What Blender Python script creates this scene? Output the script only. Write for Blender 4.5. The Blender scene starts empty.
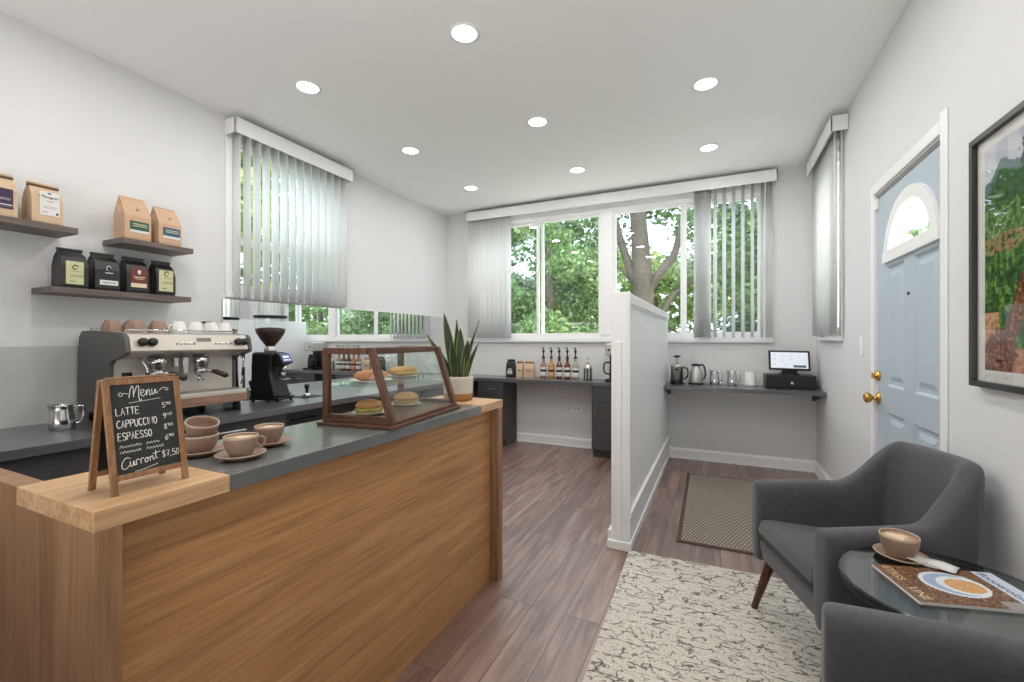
import bpy, bmesh, math, random
from mathutils import Vector, Matrix
from math import pi, sin, cos, radians

# ------------------------------------------------------------------ camera, world, sun, exposure
SC = bpy.context.scene
COL = SC.collection
H = 2.79            # ceiling height
XL, XR = -3.15, 0.81  # left / right wall
YF, YB = 4.78, -2.6   # far / back wall

cam_d = bpy.data.cameras.new('camera')
cam_d.sensor_width = 36.0
cam_d.lens = 36.0 * 440.0 / 1024.0
cam_d.shift_y = -1.0 / 1024.0
cam_d.clip_start = 0.02
cam = bpy.data.objects.new('camera', cam_d)
COL.objects.link(cam)
cam.location = (0, 0, 1.2)
cam.rotation_euler = (pi / 2, 0, math.atan2(206, 440))
SC.camera = cam

W = bpy.data.worlds.new('sky_world')
SC.world = W
W.use_nodes = True
wn = W.node_tree.nodes
wl = W.node_tree.links
wn.clear()
wo = wn.new('ShaderNodeOutputWorld')
bgn = wn.new('ShaderNodeBackground')
sky = wn.new('ShaderNodeTexSky')
sky.sky_type = 'NISHITA'
sky.sun_disc = False
sky.sun_elevation = radians(52)
sky.sun_rotation = radians(90)
sky.air_density = 1.0
sky.dust_density = 3.0
wmix = wn.new('ShaderNodeMixRGB')
wmix.inputs[0].default_value = 0.72
wmix.inputs[2].default_value = (4.5, 5.2, 6.1, 1)
wl.new(sky.outputs[0], wmix.inputs[1])
wl.new(wmix.outputs[0], bgn.inputs[0])
bgn.inputs[1].default_value = 0.72
wl.new(bgn.outputs[0], wo.inputs[0])

sun_d = bpy.data.lights.new('sun', 'SUN')
sun_d.energy = 8.0
sun_d.angle = radians(2)
sun_d.color = (1.0, 0.95, 0.86)
sun = bpy.data.objects.new('sun', sun_d)
COL.objects.link(sun)
sun.rotation_euler = (radians(-6), radians(42), 0)   # from the right-hand side, high

SC.view_settings.view_transform = 'Standard'
SC.view_settings.look = 'None'
SC.view_settings.exposure = 0.04
SC.view_settings.gamma = 1.0
SC.view_settings.use_curve_mapping = False

LAMP_W = 4.9         # each recessed downlight, watts

# added fill lights behind the viewer, aimed up to brighten the ceiling
for fx, fy, fe in ((-1.8, -1.3, 10.0), (-0.35, -1.3, 36.0)):
    fl_d = bpy.data.lights.new('ceiling_fill', 'AREA')
    fl_d.shape = 'RECTANGLE'
    fl_d.size, fl_d.size_y = 1.2, 0.8
    fl_d.energy = fe
    fl_d.spread = radians(140)
    fl_d.color = (1.0, 0.99, 0.98)
    fl = bpy.data.objects.new('ceiling_fill', fl_d)
    COL.objects.link(fl)
    fl.location = (fx, fy, 0.9)
    fl.rotation_euler = (radians(180 - 32), 0, 0)

# ------------------------------------------------------------------ helpers
RND = random.Random(7)


def lin(c):
    return tuple(((x / 255.0) / 12.92 if x / 255.0 <= 0.04045 else ((x / 255.0 + 0.055) / 1.055) ** 2.4) for x in c) + (1.0,)


def nmat(name):
    m = bpy.data.materials.new(name)
    m.use_nodes = True
    nt = m.node_tree
    b = nt.nodes['Principled BSDF']
    return m, nt, b


def mat(name, rgb, rough=0.5, metal=0.0, var=0.05, scale=25.0, bump=0.0, bscale=None, spec=0.5, sheen=0.0, coat=0.0, emit=None):
    m, nt, b = nmat(name)
    c = lin(rgb)
    tc = nt.nodes.new('ShaderNodeTexCoord')
    nz = nt.nodes.new('ShaderNodeTexNoise')
    nz.inputs['Scale'].default_value = scale
    nz.inputs['Detail'].default_value = 4
    nt.links.new(tc.outputs['Object'], nz.inputs['Vector'])
    mx = nt.nodes.new('ShaderNodeMixRGB')
    mx.inputs[1].default_value = tuple(x * (1 - var) for x in c[:3]) + (1,)
    mx.inputs[2].default_value = tuple(min(1, x * (1 + var)) for x in c[:3]) + (1,)
    nt.links.new(nz.outputs['Fac'], mx.inputs[0])
    nt.links.new(mx.outputs[0], b.inputs['Base Color'])
    b.inputs['Roughness'].default_value = rough
    b.inputs['Metallic'].default_value = metal
    b.inputs['Specular IOR Level'].default_value = spec
    if sheen:
        b.inputs['Sheen Weight'].default_value = sheen
        b.inputs['Sheen Roughness'].default_value = 0.5
    if coat:
        b.inputs['Coat Weight'].default_value = coat
        b.inputs['Coat Roughness'].default_value = 0.1
    if bump:
        n2 = nt.nodes.new('ShaderNodeTexNoise')
        n2.inputs['Scale'].default_value = bscale or scale * 4
        n2.inputs['Detail'].default_value = 3
        nt.links.new(tc.outputs['Object'], n2.inputs['Vector'])
        bp = nt.nodes.new('ShaderNodeBump')
        bp.inputs['Strength'].default_value = bump
        bp.inputs['Distance'].default_value = 0.002
        nt.links.new(n2.outputs['Fac'], bp.inputs['Height'])
        nt.links.new(bp.outputs[0], b.inputs['Normal'])
    if emit:
        b.inputs['Emission Color'].default_value = c
        b.inputs['Emission Strength'].default_value = emit
    return m


def ramp(nt, stops):
    r = nt.nodes.new('ShaderNodeValToRGB')
    el = r.color_ramp.elements
    while len(el) > 1:
        el.remove(el[-1])
    el[0].position = stops[0][0]
    el[0].color = stops[0][1]
    for p, c in stops[1:]:
        e = el.new(p)
        e.color = c
    return r


def wood(name, ca, cb, cc, axis='Y', scale=1.0, rough=0.45, stretch=14.0):
    m, nt, b = nmat(name)
    tc = nt.nodes.new('ShaderNodeTexCoord')
    mp = nt.nodes.new('ShaderNodeMapping')
    s = [stretch * scale] * 3
    s['XYZ'.index(axis)] = 0.9 * scale
    mp.inputs['Scale'].default_value = s
    nt.links.new(tc.outputs['Object'], mp.inputs['Vector'])
    nz = nt.nodes.new('ShaderNodeTexNoise')
    nz.inputs['Scale'].default_value = 1.6
    nz.inputs['Detail'].default_value = 7
    nz.inputs['Roughness'].default_value = 0.62
    nz.inputs['Distortion'].default_value = 0.9
    nt.links.new(mp.outputs[0], nz.inputs['Vector'])
    r = ramp(nt, [(0.30, lin(ca)), (0.5, lin(cb)), (0.72, lin(cc))])
    nt.links.new(nz.outputs['Fac'], r.inputs[0])
    # fine pores
    mp2 = nt.nodes.new('ShaderNodeMapping')
    s2 = [110 * scale] * 3
    s2['XYZ'.index(axis)] = 4 * scale
    mp2.inputs['Scale'].default_value = s2
    nt.links.new(tc.outputs['Object'], mp2.inputs['Vector'])
    n2 = nt.nodes.new('ShaderNodeTexNoise')
    n2.inputs['Scale'].default_value = 1.0
    n2.inputs['Detail'].default_value = 3
    nt.links.new(mp2.outputs[0], n2.inputs['Vector'])
    r2 = ramp(nt, [(0.35, (0.72, 0.70, 0.68, 1)), (0.55, (1, 1, 1, 1))])
    nt.links.new(n2.outputs['Fac'], r2.inputs[0])
    mx = nt.nodes.new('ShaderNodeMixRGB')
    mx.blend_type = 'MULTIPLY'
    mx.inputs[0].default_value = 0.8
    nt.links.new(r.outputs[0], mx.inputs[1])
    nt.links.new(r2.outputs[0], mx.inputs[2])
    nt.links.new(mx.outputs[0], b.inputs['Base Color'])
    b.inputs['Roughness'].default_value = rough
    bp = nt.nodes.new('ShaderNodeBump')
    bp.inputs['Strength'].default_value = 0.15
    bp.inputs['Distance'].default_value = 0.001
    nt.links.new(n2.outputs['Fac'], bp.inputs['Height'])
    nt.links.new(bp.outputs[0], b.inputs['Normal'])
    return m


def thin_glass(name, tint=(0.97, 0.985, 0.98), ior=1.45, rough=0.0):
    m = bpy.data.materials.new(name)
    m.use_nodes = True
    nt = m.node_tree
    nt.nodes.clear()
    o = nt.nodes.new('ShaderNodeOutputMaterial')
    t = nt.nodes.new('ShaderNodeBsdfTransparent')
    t.inputs[0].default_value = tuple(tint) + (1,)
    g = nt.nodes.new('ShaderNodeBsdfGlossy')
    g.inputs['Roughness'].default_value = rough
    g.inputs[0].default_value = (1, 1, 1, 1)
    ge = nt.nodes.new('ShaderNodeNewGeometry')
    dt = nt.nodes.new('ShaderNodeVectorMath')
    dt.operation = 'DOT_PRODUCT'
    nt.links.new(ge.outputs['Normal'], dt.inputs[0])
    nt.links.new(ge.outputs['Incoming'], dt.inputs[1])
    prev = dt.outputs['Value']
    for op, v in (('ABSOLUTE', None), ('SUBTRACT', 1.0), ('POWER', 5.0)):
        q = nt.nodes.new('ShaderNodeMath')
        q.operation = op
        if op == 'SUBTRACT':
            q.inputs[0].default_value = v
            nt.links.new(prev, q.inputs[1])
        else:
            nt.links.new(prev, q.inputs[0])
            if v is not None:
                q.inputs[1].default_value = v
        prev = q.outputs[0]
    r0 = ((ior - 1) / (ior + 1)) ** 2
    q = nt.nodes.new('ShaderNodeMath')
    q.operation = 'MULTIPLY_ADD'
    nt.links.new(prev, q.inputs[0])
    q.inputs[1].default_value = 1 - r0
    q.inputs[2].default_value = r0
    mx = nt.nodes.new('ShaderNodeMixShader')
    nt.links.new(q.outputs[0], mx.inputs[0])
    nt.links.new(t.outputs[0], mx.inputs[1])
    nt.links.new(g.outputs[0], mx.inputs[2])
    nt.links.new(mx.outputs[0], o.inputs[0])
    return m


class MB:
    def __init__(self):
        self.v, self.f, self.mi, self.sm = [], [], [], []

    def add(self, vs, fs, m=0, s=False, M=None):
        b = len(self.v)
        for p in vs:
            p = Vector(p)
            if M is not None:
                p = M @ p
            self.v.append(p)
        for k, f in enumerate(fs):
            self.f.append([b + i for i in f])
            self.mi.append(m if isinstance(m, int) else m[k])
            self.sm.append(s)
        return self

    def box(self, x0, x1, y0, y1, z0, z1, m=0, M=None):
        vs = [(x0, y0, z0), (x1, y0, z0), (x1, y1, z0), (x0, y1, z0), (x0, y0, z1), (x1, y0, z1), (x1, y1, z1), (x0, y1, z1)]
        fs = [(3, 2, 1, 0), (4, 5, 6, 7), (0, 1, 5, 4), (1, 2, 6, 5), (2, 3, 7, 6), (3, 0, 4, 7)]
        return self.add(vs, fs, m, False, M)

    def lathe(self, prof, c=(0, 0, 0), n=32, m=0, M=None, smooth=True, sx=1.0, sy=1.0):
        vs, fs, ms, rings = [], [], [], []
        for q in prof:
            r, z = q[0], q[1]
            if r <= 1e-6:
                vs.append((c[0], c[1], c[2] + z))
                rings.append([len(vs) - 1])
            else:
                k0 = len(vs)
                for k in range(n):
                    a = 2 * pi * k / n
                    vs.append((c[0] + sx * r * cos(a), c[1] + sy * r * sin(a), c[2] + z))
                rings.append(list(range(k0, k0 + n)))
        for i in range(len(rings) - 1):
            A, B = rings[i], rings[i + 1]
            mm = prof[i + 1][2] if len(prof[i + 1]) > 2 else m
            for k in range(n):
                k2 = (k + 1) % n
                if len(A) == 1 and len(B) == 1:
                    continue
                if len(A) == 1:
                    fs.append((A[0], B[k2], B[k]))
                elif len(B) == 1:
                    fs.append((A[k], A[k2], B[0]))
                else:
                    fs.append((A[k], A[k2], B[k2], B[k]))
                ms.append(mm)
        return self.add(vs, fs, ms, smooth, M)

    def tube(self, pts, r, n=8, m=0, M=None, closed=False, smooth=True):
        P = [Vector(p) for p in pts]
        N = len(P)
        rs = r if isinstance(r, (list, tuple)) else [r] * N
        vs, fs = [], []
        up = None
        for i in range(N):
            a = P[(i - 1) % N] if (closed or i > 0) else P[i]
            b = P[(i + 1) % N] if (closed or i < N - 1) else P[i]
            t = (b - a).normalized() if (b - a).length > 1e-9 else Vector((0, 0, 1))
            if up is None:
                up = Vector((0, 0, 1)) if abs(t.z) < 0.9 else Vector((1, 0, 0))
            x = up - t * up.dot(t)
            if x.length < 1e-5:
                x = t.orthogonal()
            x.normalize()
            y = t.cross(x)
            up = x
            for k in range(n):
                an = 2 * pi * k / n
                vs.append(P[i] + (x * cos(an) + y * sin(an)) * rs[i])
        rng = N if closed else N - 1
        for i in range(rng):
            for k in range(n):
                k2 = (k + 1) % n
                i2 = (i + 1) % N
                fs.append((i * n + k, i * n + k2, i2 * n + k2, i2 * n + k))
        if not closed:
            fs.append(tuple(range(n - 1, -1, -1)))
            fs.append(tuple((N - 1) * n + k for k in range(n)))
        return self.add(vs, fs, m, smooth, M)

    def prism(self, poly, z0, z1, m=0, M=None, smooth=False):
        n = len(poly)
        vs = [(p[0], p[1], z0) for p in poly] + [(p[0], p[1], z1) for p in poly]
        fs = [tuple(range(n - 1, -1, -1)), tuple(range(n, 2 * n))]
        for k in range(n):
            k2 = (k + 1) % n
            fs.append((k, k2, n + k2, n + k))
        return self.add(vs, fs, m, smooth, M)

    def loft(self, rings, m=0, M=None, smooth=False, cap=True):
        n = len(rings[0])
        vs = [p for r in rings for p in r]
        fs = []
        for i in range(len(rings) - 1):
            for k in range(n):
                k2 = (k + 1) % n
                fs.append((i * n + k, i * n + k2, (i + 1) * n + k2, (i + 1) * n + k))
        if cap:
            fs.append(tuple(range(n - 1, -1, -1)))
            fs.append(tuple((len(rings) - 1) * n + k for k in range(n)))
        return self.add(vs, fs, m, smooth, M)

    def text(self, s, size, M, m=0, ext=0.0004, shear=0.0, align='LEFT'):
        cu = bpy.data.curves.new('t', 'FONT')
        cu.body = s
        cu.size = size
        cu.extrude = ext
        cu.shear = shear
        cu.align_x = align
        cu.resolution_u = 2
        ob = bpy.data.objects.new('t', cu)
        COL.objects.link(ob)
        bpy.context.view_layer.update()
        dg = bpy.context.evaluated_depsgraph_get()
        me = bpy.data.meshes.new_from_object(ob.evaluated_get(dg))
        self.add([v.co.copy() for v in me.vertices], [tuple(p.vertices) for p in me.polygons], m, False, M)
        bpy.data.objects.remove(ob)
        bpy.data.meshes.remove(me)
        bpy.data.curves.remove(cu)
        return self

    def build(self, name, mats, parent=None, bevel=0.0, seg=2, sub=0, loc=None, fixn=True):
        me = bpy.data.meshes.new(name)
        me.from_pydata([tuple(p) for p in self.v], [], self.f)
        if not isinstance(mats, (list, tuple)):
            mats = [mats]
        for mm in mats:
            me.materials.append(mm)
        for p, k, s in zip(me.polygons, self.mi, self.sm):
            p.material_index = k
            p.use_smooth = s
        if fixn:
            bm = bmesh.new()
            bm.from_mesh(me)
            bmesh.ops.recalc_face_normals(bm, faces=bm.faces)
            bm.to_mesh(me)
            bm.free()
        me.update()
        o = bpy.data.objects.new(name, me)
        COL.objects.link(o)
        if parent is not None:
            o.parent = parent
        if loc is not None:
            o.location = loc
        if bevel:
            md = o.modifiers.new('bevel', 'BEVEL')
            md.width = bevel
            md.segments = seg
            md.limit_method = 'ANGLE'
            md.angle_limit = radians(40)
        if sub:
            md = o.modifiers.new('subsurf', 'SUBSURF')
            md.levels = sub
            md.render_levels = sub
        return o


def tag(o, label=None, cat=None, group=None, kind=None):
    if label:
        o['label'] = label
    if cat:
        o['category'] = cat
    if group:
        o['group'] = group
    if kind:
        o['kind'] = kind
    return o


def thing(name, label, cat, loc=(0, 0, 0), rz=0.0, group=None, kind=None):
    o = bpy.data.objects.new(name, None)
    o.empty_display_size = 0.05
    COL.objects.link(o)
    o.location = loc
    o.rotation_euler = (0, 0, rz)
    return tag(o, label, cat, group, kind)


def kids(o):
    return [c for c in COL.objects if c.parent == o]


def copy_tree(o, parent=None):
    c = o.copy()
    COL.objects.link(c)
    if parent is not None:
        c.parent = parent
    for ch in kids(o):
        copy_tree(ch, c)
    return c


def dup(o, loc, label, rz=None, group=None):
    c = copy_tree(o)
    c.location = loc
    if rz is not None:
        c.rotation_euler = (0, 0, rz)
    c['label'] = label
    if group:
        c['group'] = group
    return c


def smooth_path(pts, n=6):
    P = [Vector(p) for p in pts]
    out = []
    for i in range(len(P) - 1):
        p0 = P[max(i - 1, 0)]
        p1, p2 = P[i], P[i + 1]
        p3 = P[min(i + 2, len(P) - 1)]
        for k in range(n):
            t = k / n
            out.append(0.5 * ((2 * p1) + (p2 - p0) * t + (2 * p0 - 5 * p1 + 4 * p2 - p3) * t * t + (3 * p1 - p0 - 3 * p2 + p3) * t ** 3))
    out.append(P[-1])
    return out


# ------------------------------------------------------------------ materials
M_wall = mat('wall_paint', (225, 225, 225), 0.75, var=0.012, scale=3, bump=0.05, bscale=220)
M_ceil = mat('ceiling_paint', (246, 246, 245), 0.85, var=0.012, scale=3)
M_trim = mat('white_trim_paint', (243, 243, 242), 0.4, var=0.015, scale=8)
M_blind = None
M_charc = mat('charcoal_laminate', (66, 66, 68), 0.42, var=0.08, scale=30)
M_cab = mat('charcoal_cabinet_paint', (68, 68, 69), 0.5, var=0.05, scale=10)
M_cabin = mat('dark_cabinet_inside', (22, 22, 23), 0.7, var=0.05)
M_steel = mat('brushed_steel', (206, 203, 198), 0.3, 0.75, var=0.06, scale=60)
M_chrome = mat('chrome', (205, 205, 205), 0.1, 1.0, var=0.02)
M_satin = mat('satin_panel_metal', (206, 199, 188), 0.34, 0.35, var=0.05, scale=40)
M_black = mat('black_plastic', (22, 22, 23), 0.38, var=0.1)
M_blackm = mat('black_matte', (18, 18, 19), 0.6, var=0.1)
M_brass = mat('polished_brass', (206, 165, 92), 0.2, 1.0, var=0.05)
M_gold = mat('pale_gold_pull', (190, 165, 120), 0.3, 1.0, var=0.05)
M_door = mat('pale_blue_door_paint', (184, 197, 208), 0.4, var=0.02, scale=6)
M_oak_h = wood('oak_long_grain', (166, 118, 72), (190, 140, 90), (206, 158, 108), 'Y', 1.0)
M_oak_v = wood('oak_upright_grain', (130, 97, 68), (152, 116, 84), (168, 131, 97), 'Z', 1.0)
M_oak_top = wood('pale_oak_top', (188, 146, 104), (208, 168, 126), (220, 184, 144), 'Y', 1.0)
M_walnut = wood('walnut_frame', (66, 40, 28), (92, 58, 40), (116, 78, 56), 'Z', 2.5)
M_walnut_y = wood('walnut_rail', (66, 40, 28), (92, 58, 40), (116, 78, 56), 'Y', 2.5)
M_shelfw = wood('grey_brown_shelf', (82, 72, 68), (104, 92, 86), (124, 112, 104), 'Y', 1.6)
M_legw = wood('reddish_leg_wood', (60, 28, 18), (84, 40, 26), (104, 54, 36), 'Z', 2.5)
M_signw = wood('sign_frame_wood', (118, 84, 56), (148, 108, 74), (168, 128, 92), 'Z', 3.0)
M_glass = thin_glass('clear_glass')
M_caseglass = thin_glass('case_glass', (0.96, 0.98, 0.97), 1.35)
M_mug = mat('taupe_stoneware', (150, 124, 106), 0.5, var=0.06, scale=40)
M_mugin = mat('taupe_stoneware_rim', (186, 164, 146), 0.45, var=0.05, scale=40)
M_white_c = mat('white_porcelain', (226, 224, 220), 0.25, var=0.02)
M_kraft = mat('kraft_paper', (206, 178, 148), 0.75, var=0.08, scale=30, bump=0.3, bscale=60)
M_kraft2 = mat('kraft_paper_warm', (200, 166, 136), 0.75, var=0.08, scale=30, bump=0.3, bscale=60)
M_kraftd = mat('dark_kraft_brown', (92, 70, 54), 0.7, var=0.08)  # dark brown for tin ties and bag print
M_bagblk = mat('black_foil_bag', (40, 38, 38), 0.42, var=0.15, scale=40, bump=0.4, bscale=50)
M_paperw = mat('white_label_paper', (222, 220, 216), 0.6, var=0.02)
M_paperg = mat('pale_green_label_paper', (200, 200, 156), 0.6, var=0.04)
M_ink = mat('dark_ink', (40, 38, 40), 0.6)
M_inkg = mat('grey_ink', (120, 120, 120), 0.6)
M_purple = mat('purple_label', (56, 34, 72), 0.5)
M_green = mat('green_label', (44, 84, 70), 0.5)
M_blue = mat('blue_label', (44, 88, 116), 0.5)
M_maroon = mat('maroon_label', (112, 52, 48), 0.5)
M_cream = mat('cream_label', (222, 208, 176), 0.6)
M_olive = mat('olive_ink', (110, 112, 72), 0.6)

# floor planks
def floor_mat():
    m, nt, b = nmat('brown_plank_floor')
    tc = nt.nodes.new('ShaderNodeTexCoord')
    mp = nt.nodes.new('ShaderNodeMapping')
    mp.inputs['Rotation'].default_value = (0, 0, -pi / 2)
    mp.inputs['Location'].default_value = (0.6, 0.012, 0)
    nt.links.new(tc.outputs['Object'], mp.inputs['Vector'])
    br = nt.nodes.new('ShaderNodeTexBrick')
    br.offset = 0.42
    br.inputs['Scale'].default_value = 1.0
    br.inputs['Brick Width'].default_value = 1.22
    br.inputs['Row Height'].default_value = 0.1545
    br.inputs['Mortar Size'].default_value = 0.0019
    br.inputs['Mortar Smooth'].default_value = 0.1
    br.inputs['Color1'].default_value = (0, 0, 0, 1)
    br.inputs['Color2'].default_value = (1, 1, 1, 1)
    br.inputs['Mortar'].default_value = (0.5, 0.5, 0.5, 1)
    nt.links.new(mp.outputs[0], br.inputs['Vector'])
    mp2 = nt.nodes.new('ShaderNodeMapping')
    mp2.inputs['Scale'].default_value = (16, 1.3, 1)
    nt.links.new(tc.outputs['Object'], mp2.inputs['Vector'])
    # shift the grain per plank
    ad = nt.nodes.new('ShaderNodeVectorMath')
    ad.operation = 'ADD'
    sc = nt.nodes.new('ShaderNodeVectorMath')
    sc.operation = 'SCALE'
    sc.inputs['Scale'].default_value = 9.0
    nt.links.new(br.outputs['Color'], sc.inputs[0])
    nt.links.new(mp2.outputs[0], ad.inputs[0])
    nt.links.new(sc.outputs[0], ad.inputs[1])
    nz = nt.nodes.new('ShaderNodeTexNoise')
    nz.inputs['Scale'].default_value = 1.0
    nz.inputs['Detail'].default_value = 8
    nz.inputs['Roughness'].default_value = 0.6
    nz.inputs['Distortion'].default_value = 1.2
    nt.links.new(ad.outputs[0], nz.inputs['Vector'])
    r = ramp(nt, [(0.28, lin((78, 50, 40))), (0.46, lin((124, 92, 79))), (0.62, lin((154, 124, 112))), (0.8, lin((178, 154, 143)))])
    nt.links.new(nz.outputs['Fac'], r.inputs[0])
    tone = nt.nodes.new('ShaderNodeMixRGB')
    tone.blend_type = 'MULTIPLY'
    tone.inputs[0].default_value = 1.0
    tr = ramp(nt, [(0.0, (0.76, 0.74, 0.74, 1)), (1.0, (1.12, 1.1, 1.1, 1))])
    nt.links.new(br.outputs['Color'], tr.inputs[0])
    nt.links.new(r.outputs[0], tone.inputs[1])
    nt.links.new(tr.outputs[0], tone.inputs[2])
    gm = nt.nodes.new('ShaderNodeMixRGB')
    gm.inputs[2].default_value = lin((30, 19, 16))
    nt.links.new(br.outputs['Fac'], gm.inputs[0])
    nt.links.new(tone.outputs[0], gm.inputs[1])
    nt.links.new(gm.outputs[0], b.inputs['Base Color'])
    b.inputs['Roughness'].default_value = 0.42
    b.inputs['Specular IOR Level'].default_value = 0.8
    b.inputs['Coat Weight'].default_value = 1.0
    b.inputs['Coat IOR'].default_value = 1.6
    b.inputs['Coat Roughness'].default_value = 0.45
    bp = nt.nodes.new('ShaderNodeBump')
    bp.inputs['Strength'].default_value = 0.2
    bp.inputs['Distance'].default_value = 0.001
    iv = nt.nodes.new('ShaderNodeMath')
    iv.operation = 'SUBTRACT'
    iv.inputs[0].default_value = 1.0
    nt.links.new(br.outputs['Fac'], iv.inputs[1])
    nt.links.new(iv.outputs[0], bp.inputs['Height'])
    nt.links.new(bp.outputs[0], b.inputs['Normal'])
    return m


def blind_mat():
    m = bpy.data.materials.new('white_vinyl_vane')
    m.use_nodes = True
    nt = m.node_tree
    b = nt.nodes['Principled BSDF']
    tc = nt.nodes.new('ShaderNodeTexCoord')
    nz = nt.nodes.new('ShaderNodeTexNoise')
    nz.inputs['Scale'].default_value = 40
    nt.links.new(tc.outputs['Object'], nz.inputs['Vector'])
    mx = nt.nodes.new('ShaderNodeMixRGB')
    mx.inputs[1].default_value = lin((246, 246, 245))
    mx.inputs[2].default_value = lin((250, 250, 249))
    nt.links.new(nz.outputs['Fac'], mx.inputs[0])
    nt.links.new(mx.outputs[0], b.inputs['Base Color'])
    b.inputs['Roughness'].default_value = 0.5
    tr = nt.nodes.new('ShaderNodeBsdfTranslucent')
    nt.links.new(mx.outputs[0], tr.inputs[0])
    ms = nt.nodes.new('ShaderNodeMixShader')
    ms.inputs[0].default_value = 0.58
    nt.links.new(b.outputs[0], ms.inputs[1])
    nt.links.new(tr.outputs[0], ms.inputs[2])
    nt.links.new(ms.outputs[0], nt.nodes['Material Output'].inputs[0])
    return m


M_floor = floor_mat()
M_blind = blind_mat()
M_mirror = mat('mirror_silver', (240, 242, 242), 0.0, 1.0, var=0.0)

# ------------------------------------------------------------------ setting
def struct(name, mb, m, label, bevel=0.0, cat='structure', parent=None):
    o = mb.build(name, m, parent, bevel)
    if parent is not None:
        return o
    return tag(o, label, cat, kind='structure')


struct('floor', MB().box(XL - .15, XR + .15, YB - .15, YF + .15, -.08, 0), M_floor, 'brown wood plank floor running towards the far windows', cat='floor')
struct('ceiling', MB().box(XL - .15, XR + .15, YB - .15, YF + .15, H, H + .12), M_ceil, 'flat white ceiling with recessed lights', cat='ceiling')
T = .14


def wall_y(name, y0, y1, xa, xb, holes, label):
    """wall across X (normal Y) with rectangular holes (x0,x1,z0,z1), side by side"""
    mb = MB()
    x = xa
    for (h0, h1, z0, z1) in sorted(holes):
        mb.box(x, h0, y0, y1, 0, H)
        if z0 > 0:
            mb.box(h0, h1, y0, y1, 0, z0)
        mb.box(h0, h1, y0, y1, z1, H)
        x = h1
    mb.box(x, xb, y0, y1, 0, H)
    return struct(name, mb, M_wall, label, cat='wall')


def wall_x(name, x0, x1, ya, yb, holes, label):
    mb = MB()
    y = ya
    for (h0, h1, z0, z1) in sorted(holes):
        mb.box(x0, x1, y, h0, 0, H)
        if z0 > 0:
            mb.box(x0, x1, h0, h1, 0, z0)
        mb.box(x0, x1, h0, h1, z1, H)
        y = h1
    mb.box(x0, x1, y, yb, 0, H)
    return struct(name, mb, M_wall, label, cat='wall')


WF = (-2.79, 0.42, 1.205, 2.64)       # far window opening
WLft = (2.0, 2.98, 1.53, 2.68)        # left window opening
WR = (3.90, 4.54, 1.225, 2.66)        # right window opening
DR = (2.318, 3.132, 0, 2.02)          # door opening
wall_y('wall_far', YF, YF + T, XL - T, XR + T, [WF], 'white far wall with the wide window')
wall_x('wall_left', XL - T, XL, YB, YF, [WLft], 'white left wall with shelves, mirror and blinds')
wall_x('wall_right', XR, XR + T, YB, YF, [WR, DR], 'white right wall with the blue door')
wall_y('wall_back', YB - T, YB, XL - T, XR + T, [], 'plain white wall behind the viewer')

# baseboards
def baseboard(name, pts, label, hgt=.105, th=.015):
    mb = MB()
    (xa, ya), (xb, yb) = pts
    d = Vector((xb - xa, yb - ya, 0)).normalized()
    n = Vector((-d.y, d.x, 0))
    prof = [(0, 0), (th + .006, 0), (th + .006, .012), (th, .02), (th, hgt - .02), (th * .5, hgt - .006), (th * .35, hgt), (0, hgt)]
    r0 = [Vector((xa, ya, 0)) + n * p + Vector((0, 0, z)) for p, z in prof]
    r1 = [Vector((xb, yb, 0)) + n * p + Vector((0, 0, z)) for p, z in prof]
    mb.loft([r0, r1])
    return struct(name, mb, M_trim, label, cat='baseboard')


baseboard('baseboard_far', ((XR, YF), (XL, YF)), 'white baseboard along the far wall')
baseboard('baseboard_right', ((XR, 3.21), (XR, YF)), 'white baseboard along the right wall beyond the door')
baseboard('baseboard_right_near', ((XR, YB), (XR, 2.24)), 'white baseboard along the right wall before the door')

# half-height partition
PX0, PX1, PY0 = -.56, -.465, 2.55
part_w = struct('wall_partition', MB().box(PX0, PX1, PY0, YF, 0, 1.475), M_trim, 'white half-height partition wall ending in the room', .004, cat='wall')
mb = MB().box(PX1, PX1 + .012, PY0, YF, 1.41, 1.47).box(PX1, PX1 + .012, PY0, PY0 + .05, .2, 1.41)
mb.box(PX1, PX1 + .006, PY0 + .05, YF, 1.395, 1.41)
struct('top_moulding', mb, M_trim, 'flat white moulding framing the panel of the partition', .003, parent=part_w)
mb = MB().box(PX0 + .028, PX0 + .06, PY0 - .012, PY0, .02, 1.19)
struct('end_strip', mb, M_trim, 'narrow white strip on the partition end', .003, parent=part_w)
mb = MB().box(PX1, PX1 + .02, PY0 + .0005, YF, 0, .05).box(PX1, PX1 + .012, PY0, YF, .05, .185).box(PX1, PX1 + .019, PY0, YF, .185, .215)
mb.box(PX0 - .02, PX1 + .02, PY0 - .02, PY0, 0, .05).box(PX0 - .02, PX0, PY0, YF, 0, .1)
struct('base_moulding', mb, M_trim, 'tall white base moulding of the partition', .004, parent=part_w)

# wainscot tone panel behind machine
struct('trim_1', MB().box(XL, XL + .008, YB, 1.93, .77, 1.168), mat('pale_grey_splashback', (198, 198, 196), 0.5, var=.02), 'pale grey splashback panel on the left wall behind the machine', cat='trim')

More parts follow.
